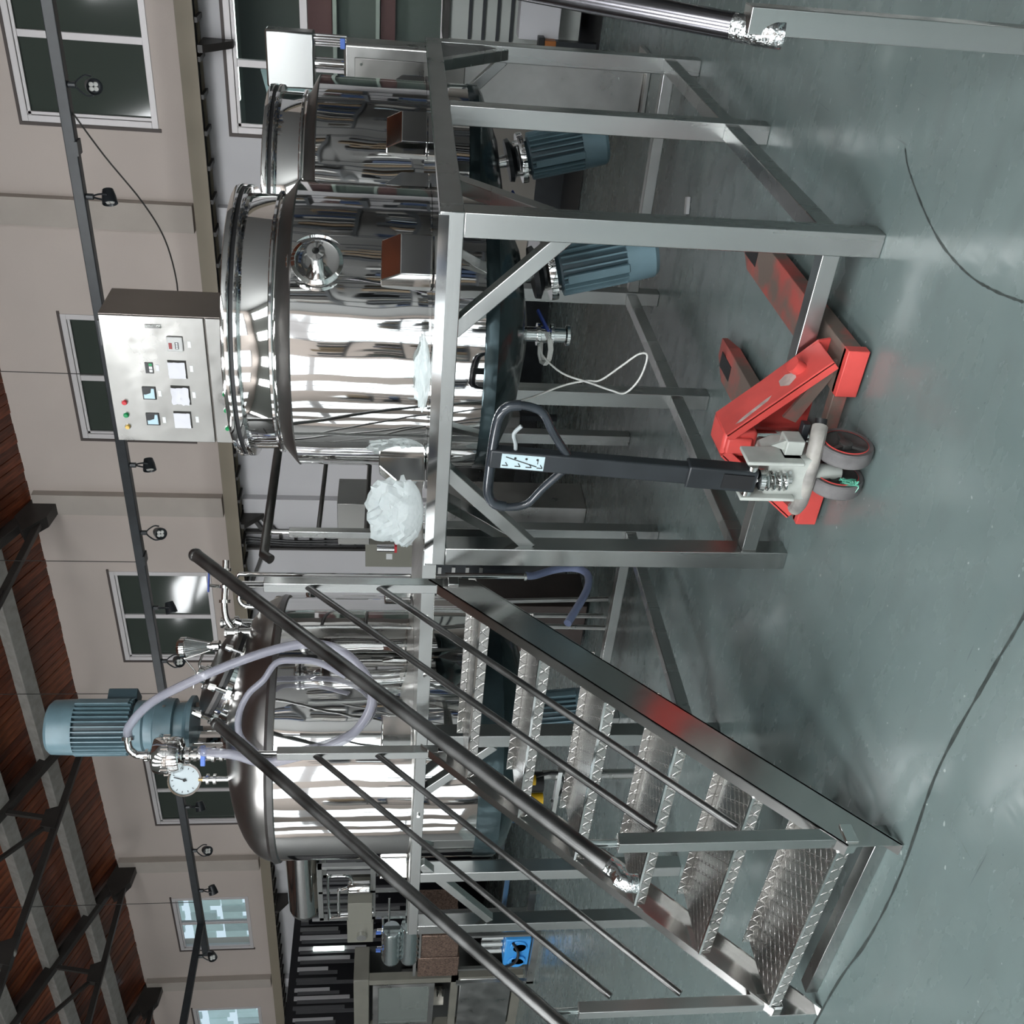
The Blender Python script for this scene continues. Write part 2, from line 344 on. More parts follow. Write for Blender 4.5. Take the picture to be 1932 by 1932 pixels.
def truss(x, label):
    t = thing('roof_truss', label, 'truss', (x, YB, EAVE), 'dark steel roof trusses')
    def P(y, z): return (x, y, z)
    top = lambda y: 5.36+.40*(6.40-y)
    MB().bar(P(6.42, top(6.42)), P(-1.3, top(-1.3)), .11, .13, (0,.4,1)).build('top_chord', TRS, t, smooth=False, bevel=.008)
    MB().bar(P(6.35, 5.30), P(-1.3, 5.38), .07, .07).build('bottom_chord', TRS, t, smooth=False, bevel=.006)
    MB().prism([(6.42,5.18),(6.42,5.46),(6.1,5.55),(5.85,5.40),(6.1,5.22)], 'x', x-.07, x+.07).build('heel_plate', TRS, t, smooth=False)
    for y in (4.75, 3.1, 1.4, -.4):
        MB().bar(P(y, 5.34), P(y+.12, top(y+.12)), .045, .05).build('web_bar', TRS, t, smooth=False)
        MB().bar(P(y, 5.34), P(y-1.45, top(y-1.45)), .04, .05, (1,0,0)).build('web_bar', TRS, t, smooth=False)
        MB().prism([(y-.16,5.30),(y+.16,5.30),(y+.1,5.47),(y-.12,5.47)], 'x', x-.05, x+.05).build('gusset_plate', TRS, t, smooth=False)
    for y in (3.1,):
        MB().sphere(P(y, 5.33), .05).build('joint_bolt', CONC, t)
for x, l in ((-5.75,'dark steel roof truss nearest the camera, landing above the near pilaster'),(-9.03,'dark steel roof truss behind the grey motor'),(-12.31,'dark steel roof truss third along the wall, over the tall black lamp track'),(-15.6,'dark steel roof truss farthest along the wall')):
    truss(x, l)
# upper windows
def window(n, x0, x1, z0, z1, mull, glass=GLS, sill=True):
    m = MB(); f = .055
    m.bx(x0, x1, YB-.01, YB+.07, z1-f, z1); m.bx(x0, x1, YB-.01, YB+.07, z0, z0+f); m.bx(x0, x0+f, YB-.01, YB+.07, z0+f, z1-f); m.bx(x1-f, x1, YB-.01, YB+.07, z0+f, z1-f)
    for u in mull: m.bx(u-.03, u+.03, YB+.01, YB+.06, z0+f, z1-f)
    w = struct(m.build('window_%d' % n, ALU, smooth=False, bevel=.004))
    ed = [x0+f]+[c for u in mull for c in (u-.03, u+.03)]+[x1-f]
    for a, b in zip(ed[::2], ed[1::2]): MB().bx(a, b, YB+.03, YB+.036, z0+f, z1-f).build('pane', glass, w, smooth=False)
    s = MB().bx(x0-.03, x1+.03, YB-.014, YB+.0, z1, z1+.025); s.bx(x0-.03, x0, YB-.014, YB, z0-.02, z1)
    s.build('seal', BRN, w, smooth=False)
    r = MB().bx(x0+.055, x1-.055, YB+.0, YB+.02, z1-.085, z1-.06); r.bx(x0+.06, x0+.085, YB, YB+.02, z0+.055, z1-.055)
    r.build('sash_rail', ALU, w, smooth=False); return w
for i, (a, b) in enumerate(WX): window(i+1, a, b, WZ0, WZ1, [(a+b)/2], GLSC if i >= 4 else GLS)
w = window(7, WLX0, WLX1, WLZ0, WLZ1, [-1.05, .6], GLSC)
MB().bx(-1.08, WLX1, YB-.005, YB+.06, 2.33, 2.39).build('transom', ALU, w, smooth=False)
MB().bx(-.86, -.80, YB-.01, YB+.06, WLZ0, 2.33).build('mullion', ALU, w, smooth=False)
# what shows behind the clear panes: plank facade, and the room behind the lower window
fc = thing('outside_facade', 'pale blue-white plank facade seen through the far upper windows', 'facade', (-16, 7.6, 0))
pw = mat('glowing_pale_planks', (.36, .44, .45), .7, emis=(.42,.52,.53), es=.45, var=.1)  # emission puts outdoor daylight into the plank colour
pw2 = mat('glowing_grey_planks', (.28, .33, .34), .7, emis=(.30,.37,.38), es=.45, var=.1)
for i in range(38):
    x = -19.6+i*.2
    for z in (3.3, 3.85, 4.4, 4.95): MB().bx(x, x+.185, 7.6+random.random()*.03, 7.66, z+random.random()*.2, z+.53).build('plank', random.choice((pw, pw, pw2)), fc, smooth=False)
rm = struct(MB().bx(-3.2, 4.2, 8.6, 8.7, 0, 3.2).build('wall_beyond', mat('room_green_grey', (.15,.155,.14), .7)))
bdA = mat('burgundy_panel', (.16,.07,.07), .6); bdG = mat('grey_green_panel', (.19,.21,.18), .6); wtE = mat('white_trim', (.5,.5,.45), .5)
m = MB(); m.bx(-1.2, 4, 8.5, 8.59, 2.25, 2.55); m.bx(-1.2, 4, 8.5, 8.59, 1.6, 1.75); m.build('burgundy_band', bdA, rm, smooth=False)
m = MB(); m.bx(-3, 4, 8.46, 8.59, 1.76, 1.80); m.bx(-3, 4, 8.46, 8.59, 2.2, 2.24); m.build('white_band', wtE, rm, smooth=False)
struct(MB().bx(-3.2, 4.2, YB+.2, 8.7, 3.2, 3.3).build('ceiling_beyond', bdG, smooth=False)); struct(MB().bx(-3.2, 4.2, YB+.2, 8.7, -.1, 0).build('floor_beyond', bdG, smooth=False))
area('lamp_beyond', (-.4, 7.4, 3.1), (0,0,0), 2.5, .5, 13)
bn = mat('glowing_pale_blue_board', (.46,.54,.57), .6, emis=(.5,.6,.62), es=.1)  # small emission painted in, the board is no lamp
o = MB().prism([(-1.42,2.72),(-1.16,2.78),(-1.16,2.42),(-1.26,2.38),(-1.26,0),(-1.44,0)], 'y', 6.75, 6.78).build('notice_board', bn, None, smooth=False); tag(o, 'pale blue board standing behind the lower window by its left mullion', 'board')
# cable tray on the wall, its ladder and brackets
t = thing('cable_tray', 'khaki edged cable tray running level along the whole back wall', 'cable tray', (-7, 6.2, 3.3))
MB().bx(XW0, XW1, 6.14, 6.16, 3.215, 3.36).build('tray_side', TRAYC, t, smooth=False)
MB().bx(XW0, XW1, 6.38, 6.40, 3.215, 3.36).build('tray_side', TRAYC, t, smooth=False)
cb = MB()
for k in range(5): cb.tube([(XW0, 6.2+.045*k, 3.25), (-9, 6.21+.04*k, 3.26), (XW1, 6.2+.045*k, 3.25)], .016, 6)
cb.build('cable', BLKP, t)
rg = MB().bx(XW0, XW0+.04, 6.16, 6.40, 3.19, 3.215).build('rung', TRS, t, smooth=False)
for i in range(1, 84): o = rg.copy(); COL.objects.link(o); o.parent = t; o.location.x = .3*i
br = MB().prism([(6.428,3.2),(6.428,2.95),(6.36,2.95),(6.12,3.16),(6.12,3.2)], 'x', -.92, -.86).build('bracket', TRS, t, smooth=False)
for i in range(1, 6): o = br.copy(); COL.objects.link(o); o.parent = t; o.location.x = -2.45*i
# vertical cable ladder and grey box
t = thing('cable_ladder', 'dark vertical cable ladder dropping from the tray to the grey box', 'cable ladder', (-6.15, 6.4, 1.85))
m = MB().bx(-6.30,-6.27,6.36,6.42,1.84,3.2); m.bx(-6.07,-6.04,6.36,6.42,1.84,3.2); m.build('side_rail', TRS, t, smooth=False)
for k in range(7): MB().bx(-6.27,-6.07,6.38,6.41,1.95+.17*k,1.975+.17*k).build('rung', TRS, t, smooth=False)
m = MB()
for k in range(3): m.tube([(-6.13-.04*k,6.37,3.2),(-6.15-.035*k,6.34,2.6),(-6.12-.05*k,6.36,1.84)], .014, 6, 5)
m.build('cable', BLK, t)
m = MB().bar((-6.05,6.4,3.0),(-5.7,6.4,3.2),.04,.04); m.bar((-6.3,6.4,3.0),(-6.9,6.4,3.2),.04,.04); m.bar((-6.05,6.38,2.86),(-5.62,6.38,3.16),.04,.04); m.build('stay', TRS, t, smooth=False)
t = thing('junction_box', 'grey metal junction box at the foot of the cable ladder', 'electrical box', (-6.25, 6.3, 1.3))
MB().bx(-6.42,-6.09,6.22,6.428,1.30,1.84).build('box_body', GBOX, t, smooth=False, bevel=.006)
MB().bx(-6.30,-6.22,6.214,6.22,1.53,1.60).build('sticker', WHT, t, smooth=False)
# lamp track
def light_track():
    t = thing('lamp_track', 'long black lamp track hung level in front of the back wall', 'lamp track', (-5, 4.5, 3.8))
    MB().bx(-10.8, 1.5, 4.46, 4.54, 3.79, 3.87).build('track_rail', BLKP, t, smooth=False, bevel=.006)
    MB().bx(-10.84, -10.76, .8, 4.54, 3.79, 3.87).build('track_rail', BLKP, t, smooth=False, bevel=.006)
    MB().bx(-11.5, -10.8, 4.46, 4.54, 3.79, 3.87).build('track_rail', BLKP, t, smooth=False, bevel=.006)
    for x in (-.2,-3.06,-5.0,-6.72,-10.36): MB().cyl((x,4.5,3.87),(x,4.5,roof_z(4.5)),.004,n=6).build('hanging_wire', TRS, t)
    MB().cyl((-10.8,2.9,3.87),(-10.8,2.9,roof_z(2.9)),.004,n=6).build('hanging_wire', TRS, t)
    for x in (-1.25,-2.5,-4.95,-8.1): MB().bx(x-.05,x+.05,4.45,4.55,3.78,3.80).build('joint_clip', BLKP, t, smooth=False)
light_track()
t = thing('wall_wire', 'thin dark wire sagging from the lamp track towards the steel cabinet', 'cable')
MB().tube([(-1.0,4.5,3.80),(-1.3,4.5,3.62),(-1.62,4.5,3.4),(-1.9,4.5,3.27),(-2.25,4.5,3.22),(-2.5,4.5,3.25)], .006, 6, 6).build('wire', TRS, t)
LENS = mat('lamp_lens', (.55,.55,.52), .15, spec=.8)
def spot(x, y, tilt, yaw):
    t = thing('track_spotlight', '', 'spotlight', (x, y, 3.79), 'black spotlights along the lamp track')
    MB().cyl((x,y,3.789),(x,y,3.74),.022,n=12).build('stem', BLKP, t)
    d = Vector((math.sin(yaw)*math.cos(tilt), -math.cos(yaw)*math.cos(tilt), -math.sin(tilt))); s = Vector((math.cos(yaw), math.sin(yaw), 0)); c = Vector((x,y,3.63))
    MB().tube([c+s*.062, c+s*.062+Vector((0,0,.05)), Vector((x,y,3.745)), c-s*.062+Vector((0,0,.05)), c-s*.062], .007, 6, 4).build('yoke', BLKP, t)
    a = c-d*.06
    h = MB().lathe([(.001,-.005),(.038,0),(.05,.05),(.056,.105),(.052,.108),(.044,.085),(.001,.08)], a, d, 20).build('lamp_head', BLKP, t)
    le = MB()
    a2, b2 = le.frame(d)
    for q in range(4):
        p = a+d*.086+(a2*math.cos(PI/4+q*PI/2)+b2*math.sin(PI/4+q*PI/2))*.021; le.cyl(p, p+d*.012, .017, .014, 10)
    le.build('lens', LENS, h)
    return t
SP = [(-.83,.5,.1),(-1.6,.2,-.9),(-3.93,.2,-.7),(-4.66,.55,.4),(-5.56,.3,-.8),(-6.26,.55,.45),(-7.6,.5,.3),(-8.53,.25,-.8),(-9.33,.6,.7),(-10.12,.3,-.9)]
SL = ['black spotlight on the track in front of the nearest upper window','black spotlight on the track beside the sagging wire','black spotlight on the track just left of the steel cabinet','black spotlight second to the left of the steel cabinet','black spotlight in front of the third upper window','black spotlight at the lower corner of the third upper window','black spotlight half hidden behind the pressure gauge','black spotlight in front of the fourth upper window','black spotlight beside the third pilaster','black spotlight beside the pale plank window']
for (x, ti, ya), l in zip(SP, SL): spot(x, 4.5, ti, ya)['label'] = l
spot(-10.8, 4.05, .4, .3)['label'] = 'black spotlight on the short return of the lamp track'

# ================================================================ MAIN PLATFORM (front right)
def post(m, x0, y0, s, z0, z1): return m.bx(x0, x0+s, y0, y0+s, z0, z1)
PT = 1.42
pf = thing('work_platform', 'large square-tube steel platform carrying the two open-topped kettles', 'platform', (-.685, 1.27, 0))
for x in (-.08, -1.37):
    for y in (0, 1.25, 2.47): post(MB(), x, y, .08, 0, PT-.075).build('post', ST, pf, bevel=.003)
MB().bx(-1.37, 0, 0, .075, PT-.075, PT).build('top_beam', STH, pf, bevel=.003)
MB().bx(-1.37, 0, 2.475, 2.55, PT-.075, PT).build('top_beam', STH, pf, bevel=.003)
MB().bx(-.075, 0, .075, 2.475, PT-.075, PT).build('top_beam', STD, pf, bevel=.003)
MB().bx(-1.37, -1.295, .075, 2.475, PT-.075, PT).build('top_beam', STD, pf, bevel=.003)
MB().bx(-1.295, -.075, 1.255, 1.325, PT-.075, PT-.003).build('cross_beam', STD, pf, bevel=.003)
MB().bx(-1.29, -.08, .01, .07, .127, .187).build('lower_brace', STH, pf, bevel=.003)
for a, b in ((.08, 1.25), (1.33, 2.47)):
    for x in (-.068, -1.362): MB().bx(x, x+.06, a, b, .133, .197).build('lower_brace', ST, pf, bevel=.003)
MB().bx(-1.29, -.08, 2.48, 2.54, .127, .187).build('lower_brace', STH, pf, bevel=.003)
def gus(p0, p1, up=(0,1,0)): MB().bar(p0, p1, .05, .05, up).build('diagonal_brace', STH, pf, bevel=.003)
gus((-.07,.045,1.02), (-.41,.045,1.36)); gus((-1.30,.045,1.02), (-.96,.045,1.36))
for x in (-.04, -1.33):
    gus((x,.07,1.02), (x,.40,1.36), (1,0,0)); gus((x,2.48,1.02), (x,2.14,1.36), (1,0,0))
gus((-.07,2.51,1.02), (-.41,2.51,1.36)); gus((-1.30,2.51,1.02), (-.96,2.51,1.36))
T1, T2 = (-.711,.663), (-.645, 1.905)
for (cx, cy), (a, b) in ((T1, (.0,1.29)), (T2, (1.29,2.55))): MB().holed(-1.372, .002, a, b, PT, PT+.004, cx, cy, .555 if a == 0 else .575).build('deck_sheet', MIR2, pf, smooth=False)
MB().bx(-1.36, -.01, -.003, 0, PT-.028, PT+.004).build('deck_edge', MIR2, pf, smooth=False)

# ---------------- electric motor with fins, along an axis
def motor(parent, base, axis, r, L, name='agitator_motor', body=MOT, tbox=False, nf=26):
    base = Vector(base); d = Vector(axis).normalized(); m = MB(); a, b = m.frame(d)
    mo = m.lathe([(.001,0),(r*.62,0),(r*.80,.02),(r*.84,.045),(r*.84,L*.72),(r*.80,L*.74),(.001,L*.74)], base, d, 28).build(name, MOTD if body is MOT else body, parent)
    for i in range(nf):
        t = 2*PI*i/nf; e = a*math.cos(t)+b*math.sin(t)
        MB().obx(base+d*(L*.38)+e*r*.90, e, d, d.cross(e), r*.105, L*.315, .0032).build('cooling_fin', body, mo, smooth=False)
    MB().lathe([(r*.5,L*.68),(r*.99,L*.69),(r*1.0,L*.72),(r*.97,L*.96),(r*.86,L),(.001,L)], base, d, 32).build('fan_cover', body, mo)
    for t in (.35, 2.4, 4.2): 
        e = a*math.cos(t)+b*math.sin(t); MB().obx(base+d*L*.40+e*r*.97, e, d, d.cross(e), r*.06, L*.30, r*.16).build('motor_foot', body, mo, bevel=.003)
    e = a*math.cos(1.2)+b*math.sin(1.2)
    if tbox: MB().obx(base+d*L*.22+e*r*1.12, e, d, d.cross(e), r*.22, L*.17, r*.38).build('terminal_box', MOTD, mo, bevel=.006)
    return mo
# ---------------- open-topped kettle in the platform
def kettle(name, label, cx, cy, r, fixture):
    t = thing(name, label, 'kettle', (cx, cy, 0), None); c = (cx, cy, 0)
    MB().lathe([(r,1.235),(r,1.902)], c, n=96).build('shell', MIR, t)
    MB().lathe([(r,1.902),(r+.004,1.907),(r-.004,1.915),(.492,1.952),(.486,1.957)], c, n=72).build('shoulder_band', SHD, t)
    MB().lathe([(.486,1.957),(.484,1.962),(.484,2.075)], c, n=96).build('neck', MIR, t)
    MB().lathe([(.484,2.075),(.512,2.077),(.514,2.085),(.514,2.094),(.45,2.094)], c, n=72).build('lower_flange', MIR2, t)
    MB().lathe([(.45,2.094),(.507,2.094),(.507,2.110),(.45,2.110)], c, n=72).build('gasket', BLK, t)
    MB().lathe([(.45,2.110),(.513,2.110),(.515,2.118),(.512,2.134),(.505,2.138),(.47,2.139),(.42,2.146),(.001,2.152)], c, n=72).build('lid', MIR2, t)
    MB().lathe([(.488,1.966),(.497,1.970),(.497,1.978),(.488,1.982)], c, n=72).build('weld_bead', MIR2, t)
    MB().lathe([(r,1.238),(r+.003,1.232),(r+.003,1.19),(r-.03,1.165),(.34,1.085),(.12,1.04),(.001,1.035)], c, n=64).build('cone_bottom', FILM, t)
    for a in (-45, -135, 45, 135):                       # support lugs standing on the deck
        q = math.radians(a+ (4 if a == -45 else 0)); e = Vector((math.cos(q), math.sin(q), 0)); s = Vector((-e.y, e.x, 0)); p = Vector(c)+e*(r+.03)
        l = MB(); P = []
        for k in (-1, 1): P += [p+s*.075*k-e*.04+Vector((0,0,PT+.006)), p+s*.075*k+e*.055+Vector((0,0,PT+.006)), p+s*.075*k+e*.055+Vector((0,0,1.535)), p+s*.075*k+e*.0+Vector((0,0,1.60)), p+s*.075*k-e*.04+Vector((0,0,1.60))]
        l.add(P, [(4,3,2,1,0),(5,6,7,8,9)]+[(i,(i+1)%5,5+(i+1)%5,5+i) for i in range(5)])
        l.build('support_lug', MIR2, t, bevel=.004, smooth=False)
    # agitator slung under the cone, leaning outwards
    b0 = Vector((cx+.20, cy+.10, 1.07)); ax = Vector((.24, .06, -1)).normalized()
    MB().cyl(b0, b0+ax*.07, .03, n=16).build('shaft_neck', MIR2, t)
    MB().lathe([(.001,0),(.10,0),(.105,.02),(.06,.045),(.06,.055),(.001,.055)], b0+ax*.055, ax, 32).build('drive_flange', BLKP, t)
    MB().lathe([(.001,0),(.118,0),(.12,.01),(.12,.028),(.001,.028)], b0+ax*.115, ax, 36).build('motor_flange', MIR2, t)
    for i in range(4):
        a, b = MB().frame(ax); e = a*math.cos(i*PI/2+.6)+b*math.sin(i*PI/2+.6)
        MB().cyl(b0+ax*.09+e*.1, b0+ax*.155+e*.1, .006, n=8).build('bolt', STD, t)
    motor(t, b0+ax*.143, ax, .112, .41)
    # drain valve
    MB().cyl((cx,cy,1.05),(cx,cy,.985),.03,n=20).build('outlet_pipe', MIR2, t)
    v = MB().lathe([(.001,0),(.045,0),(.045,.012),(.034,.016),(.034,.05),(.045,.054),(.045,.066),(.03,.07),(.03,.115),(.042,.12),(.042,.132),(.001,.132)], (cx,cy,.985), (0,0,-1), 24).build('drain_valve', MIR2, t)
    MB().bar((cx+.02,cy-.02,.94),(cx+.085,cy+.045,.985),.022,.012).build('valve_handle', BLU, v, bevel=.004)
    if fixture:
        q = math.radians(-41); e = Vector((math.cos(q), math.sin(q), 0)); p = Vector((cx,cy,1.815))+e*(r-.008)
        f = MB().lathe([(.001,0),(.088,0),(.088,.012),(.076,.018),(.070,.016),(.035,.014),(.001,.014)], p, e, 36).build('port_plate', MIR2, t)
        MB().lathe([(.020,0),(.020,.055),(.030,.06),(.030,.072),(.012,.073),(.012,.02)], p+e*.012, e, 24).build('port_nozzle', MIR2, f)
        MB().lathe([(.001,0),(.0118,0)], p+e*.05, e, 16).build('port_bore', BLK, f)
        MB().lathe([(.094,.0),(.102,.004),(.106,.0)], p, e, 36).build('weld_ring', MIR2, f)
    return t
k1 = kettle('steel_kettle', 'mirror-polished steel kettle nearest the camera, with a round nozzle port and grey motor below', *T1, .54, True)
k2 = kettle('steel_kettle', 'mirror-polished steel kettle behind the nearest one, at the far end of the platform', *T2, .565, False)
m = MB()
for k in range(9):
    a = k*.7; R0 = .055+.004*(k%3)
    m.tube([(T1[0]-.05+math.cos(a+u*.7)*R0*1.1, T1[1]-.03+math.sin(a+u*.7)*R0*.5, .955+math.sin(a+u*.7)*.018-.005*(k%4)) for u in range(9)], .0035, 5)
m.tube([(-.73,.60,.98),(-.78,.60,.955),(-.85,.60,.87),(-.89,.60,.75),(-.92,.60,.66),(-.93,.60,.6),(-.86,.60,.55),(-.76,.60,.535),(-.75,.60,.57),(-.81,.61,.63),(-.88,.61,.71),(-.885,.61,.77),(-.91,.61,.86),(-.97,.61,.985),(-.99,.60,1.06)], .0042, 6, 6)
tag(m.build('white_cable', WHTC), 'white cable coiled at the drain of the nearest kettle, hanging in a crossed loop', 'cable')
m = MB().tube([(-.25,.75,1.12),(-.20,.6,1.0),(-.17,.52,.86),(-.15,.50,.74),(-.15,.47,.62),(-.15,.44,.57)], .006, 6, 6)
t = thing('motor_cable', 'black cable end with bare wires hanging beside the near corner post', 'cable', (-.15,.44,.57))
m.build('cable_sheath', BLK, t); MB().tube([(-.15,.44,.57),(-.148,.43,.55),(-.15,.425,.535)], .0022, 5).build('wire_end', mat('teal_wire', (.05,.3,.32), .5), t)
t = thing('wire_connector', 'small white plug lying on the floor behind the corner post', 'plug', (-.67,2.21,0))
MB().obx((-.67,2.21,.011),(1,.4,0),(-.4,1,0),(0,0,1),.045,.02,.01).build('plug_body', WHT, t, bevel=.003)
# ================================================================ PLASTIC FILM left on the deck
def crumple(name, c, sx, sy, sz, seed, label):
    rnd = random.Random(seed); bm = bmesh.new(); bmesh.ops.create_icosphere(bm, subdivisions=4, radius=1)
    from mathutils import noise
    for v in bm.verts:
        p = v.co.copy(); k = 1+.28*noise.noise(p*1.7+Vector((seed,0,0)))+.16*noise.noise(p*4.3+Vector((0,seed,0)))+.06*abs(noise.noise(p*11))
        v.co = Vector((p.x*sx*k, p.y*sy*k, max(0, (p.z*.5+.5)*sz*k)))
    me = bpy.data.meshes.new(name); bm.to_mesh(me); bm.free(); me.shade_smooth(); me.set_sharp_from_angle(angle=math.radians(24)); me.materials.append(PLAS)
    o = bpy.data.objects.new(name, me); o.location = c; COL.objects.link(o); tag(o, label, 'plastic bag'); return o
crumple('plastic_bag', (-1.25,.17,PT+.005), .16, .09, .20, 3, 'crumpled clear plastic bag on the deck at the left of the nearest kettle')
crumple('plastic_sheet', (-.60,.075,PT+.005), .13, .03, .05, 8, 'clear plastic scrap lying on the deck edge in front of the nearest kettle')

# ================================================================ STAIRS
def stairs(label, XR, XL, n=6, right_only=False):
    t = thing('stair_unit', label, 'stairs', ((XR+XL)/2, -.62, 0), None)
    # stringers: channels with the flange on top
    for x0, x1, web in ((XR-.045, XR, XR-.005), (XL, XL+.045, XL)):
        m = MB().prism([(-1.245,0),(-1.245,.178),(-.018,1.405),(-.018,1.235)], 'x', web, web+.005)
        d = Vector((0,1,1)).normalized(); nn2 = Vector((0,-1,1)).normalized()
        c = Vector(((x0+x1)/2, -.6315, .7915)); m.obx(c-nn2*.003, (1,0,0), d, nn2, .0225, .868, .003)
        c2 = Vector(((x0+x1)/2, -.6315-.0+.0, .616)); m.obx(Vector(((x0+x1)/2, -.6315, .6165))+nn2*.003, (1,0,0), d, nn2, .0225, .868, .003)
        m.build('stringer', STR, t, smooth=False)
    for k in range(n):
        y, z = -1.233+.2062*k, .195+.2045*k; a, b = XL+.045, XR-.045
        tr = MB().bx(a, b, y, y+.25, z-.004, z).bx(a, b, y, y+.004, z-.042, z).bx(a, b, y+.246, y+.25, z, z+.028)
        tr.build('tread', CHK, t, smooth=False, bevel=.0016)
        MB().bx(a, b, y-.004, y+.006, z-.006, z+.002).build('tread_nosing', MIR2, t, smooth=False)
        for s in (): MB().prism([(y+.006,z-.05),(y+.13,z-.16 if z > .2 else z-.1),(y+.24,z-.05),(y+.24,z-.004),(y+.006,z-.004)], 'x', s, s+.004).build('tread_bracket', STD, t, smooth=False)
    MB().bx(XL+.045, XR-.045, -1.19, -1.14, 0, .045).build('foot_bar', ST, t, bevel=.002)
    return t
sa = stairs('steel stair with checker-plate treads rising to the platform, front left', -1.425, -2.405)
def rail(t, X, face, low, ytop=.145, ztop=2.30, lowz=.885, lowy=-1.30, k=.98, boty=-1.20, uppost=True):
    d = Vector((0, 1, k)).normalized(); p0 = Vector((X, lowy, lowz)); p1 = Vector((X, ytop, ztop))
    h = MB().tube([p0-d*.01, p0+d*.05, p1-d*.06, p1-d*.01], .0255, 16)
    h.sphere(p1-d*.004, .0275, 14)
    hr = h.build('handrail', PIPE, t)
    MB().tube([p0+d*.035, p0+d*.0, p0+Vector((0,-.02,-.004)), p0+Vector((0,-.034,-.022)), p0+Vector((0,-.036,-.05))], .0275, 16).build('wrapped_end', mat('foil_tape', (.74,.77,.77), .14, 1, bump=(55,.004)), t)
    def newel(y, z0, z1, s=.042):
        MB().bx(X-s/2, X+s/2, y-s/2, y+s/2, z0, z1).build('newel_post', ST, t, bevel=.002)
        zt = lowz+(y-lowy)*k
        MB().cyl((X,y,z1),(X,y,zt-.02),.0125,n=12).build('rail_stem', MIR2, t)
    newel(boty, low, .87)
    if uppost: newel(-.03, 1.32, 2.02)
    return hr
rail(sa, -1.448, None, .17); rail(sa, -2.395, None, .17)
for X in (-1.448, -2.395):
    for za, zb in ((1.86,.745),(1.595,.49)):
        MB().cyl((X,-.04,za),(X,-1.155,zb),.0125,n=14).build('mid_rail', PIPE, sa)
    MB().bx(X-.03, X+.03, -.055, -.01, 1.29, 1.33).build('newel_bracket', MIR2, sa, bevel=.002)
    MB().bx(X-.03, X+.03, -1.235, -1.17, .14, .18).build('newel_bracket', MIR2, sa, bevel=.002)
    MB().cyl((X,-1.215,.0),(X,-1.215,.03),.01,n=8).build('foot_bolt', MIR2, sa)
# second stair at the far right edge, only its rail and newel in view
sb = thing('stair_unit', 'second steel stair at the right, seen only as a newel post and thick handrail', 'stairs', (.95, -.4, 0))
MB().bx(.697, .747, -.90, -.85, 0, .875).build('newel_post', ST, sb, bevel=.002)
m = MB().prism([(-.95,0),(-.95,.14),(.10,1.32),(.10,1.14)], 'x', .80, .805); m.obx((.825,-.425,.73), (1,0,0), (0,1.05,1.18), (0,-1.18,1.05), .0225, .79, .003); m.build('stringer', STR, sb, smooth=False)
MB().bx(.747, .81, -.89, -.86, .02, .06).build('newel_bracket', STD, sb, smooth=False)
for k in range(5):
    y, z = -.93+.2*k, .2+.225*k
    MB().bx(.80, 1.5, y+.02, y+.26, z-.004, z).bx(.80, 1.5, y+.02, y+.024, z-.042, z).build('tread', CHK, sb, smooth=False)
MB().prism([(-.95,0),(-.95,.14),(.10,1.32),(.10,1.14)], 'x', 1.5, 1.505).build('stringer', STR, sb, smooth=False)
p0 = Vector((.70,-.868,.845)); d = Vector((0,.165,.24)).normalized()
MB().tube([p0+d*.02, p0+d*.3, p0+d*1.1], .0265, 18).build('handrail', mat('dark_bright_pipe', (.20,.195,.21), .2, 1, var=.1), sb)
MB().cyl((.715,-.875,.86),(.705,-.80,.93),.012,n=10).build('rail_stem', MIR2, sb)
MB().tube([p0+d*.05, p0+d*.015, p0+d*-.006, p0+Vector((0,-.016,-.03)), p0+Vector((0,-.018,-.045))], .0285, 18).build('wrapped_end', MC['foil_tape'], sb)

# ================================================================ LEFT PLATFORM AND WALKWAY
lp = thing('tank_platform', 'steel platform behind the stair, holding the domed tank and a checker-plate walkway', 'platform', (-2.7, 1.2, 0))
MB().bx(-4.02, -1.43, .10, .15, 1.37, 1.42).build('top_beam', STH, lp, bevel=.002)
MB().bx(-4.02, -3.97, .15, 1.66, 1.37, 1.42).build('top_beam', STD, lp, bevel=.002)
MB().bx(-2.42, -2.37, .15, 1.66, 1.37, 1.42).build('top_beam', STD, lp, bevel=.002)
MB().bx(-4.02, -1.43, 1.61, 1.66, 1.37, 1.42).build('top_beam', STD, lp, bevel=.002)
MB().bx(-2.38, -1.39, 2.2, 2.25, 1.37, 1.42).build('top_beam', STD, lp, bevel=.002)
for x, y in ((-4.02,.10),(-3.55,.10),(-2.52,.10),(-4.02,1.58),(-2.45,1.58),(-2.40,2.55)):
    MB().bx(x, x+.075, y, y+.075, 0, 1.37).build('post', ST, lp, bevel=.003)
MB().bx(-2.36, -1.43, 2.55, 2.6, 1.37, 1.42).build('top_beam', STD, lp, bevel=.002)
MB().bx(-2.44, -2.385, .17, 1.58, .135, .195).build('lower_brace', ST, lp, bevel=.003)
MB().bx(-3.95, -2.45, 1.59, 1.65, .135, .195).build('lower_brace', STH, lp, bevel=.003)
MB().bx(-3.95, -2.45, .11, .16, .135, .195).build('lower_brace', STH, lp, bevel=.003) if False else None
for p0_, p1_ in (((-2.53,.13,1.06),(-2.87,.13,1.39)), ((-3.93,.13,.98),(-3.42,.13,1.37))): MB().bar(p0_, p1_, .045, .045, (0,1,0)).build('diagonal_brace', ST, lp, bevel=.003)
T3 = (-3.2, .86)
MB().holed(-4.02, -2.40, .10, 1.66, 1.42, 1.425, T3[0], T3[1], .712).build('deck_sheet', CHKD, lp, smooth=False)
MB().bx(-2.40, -1.375, .10, 2.6, 1.42, 1.425).build('deck_sheet', CHKD, lp, smooth=False)
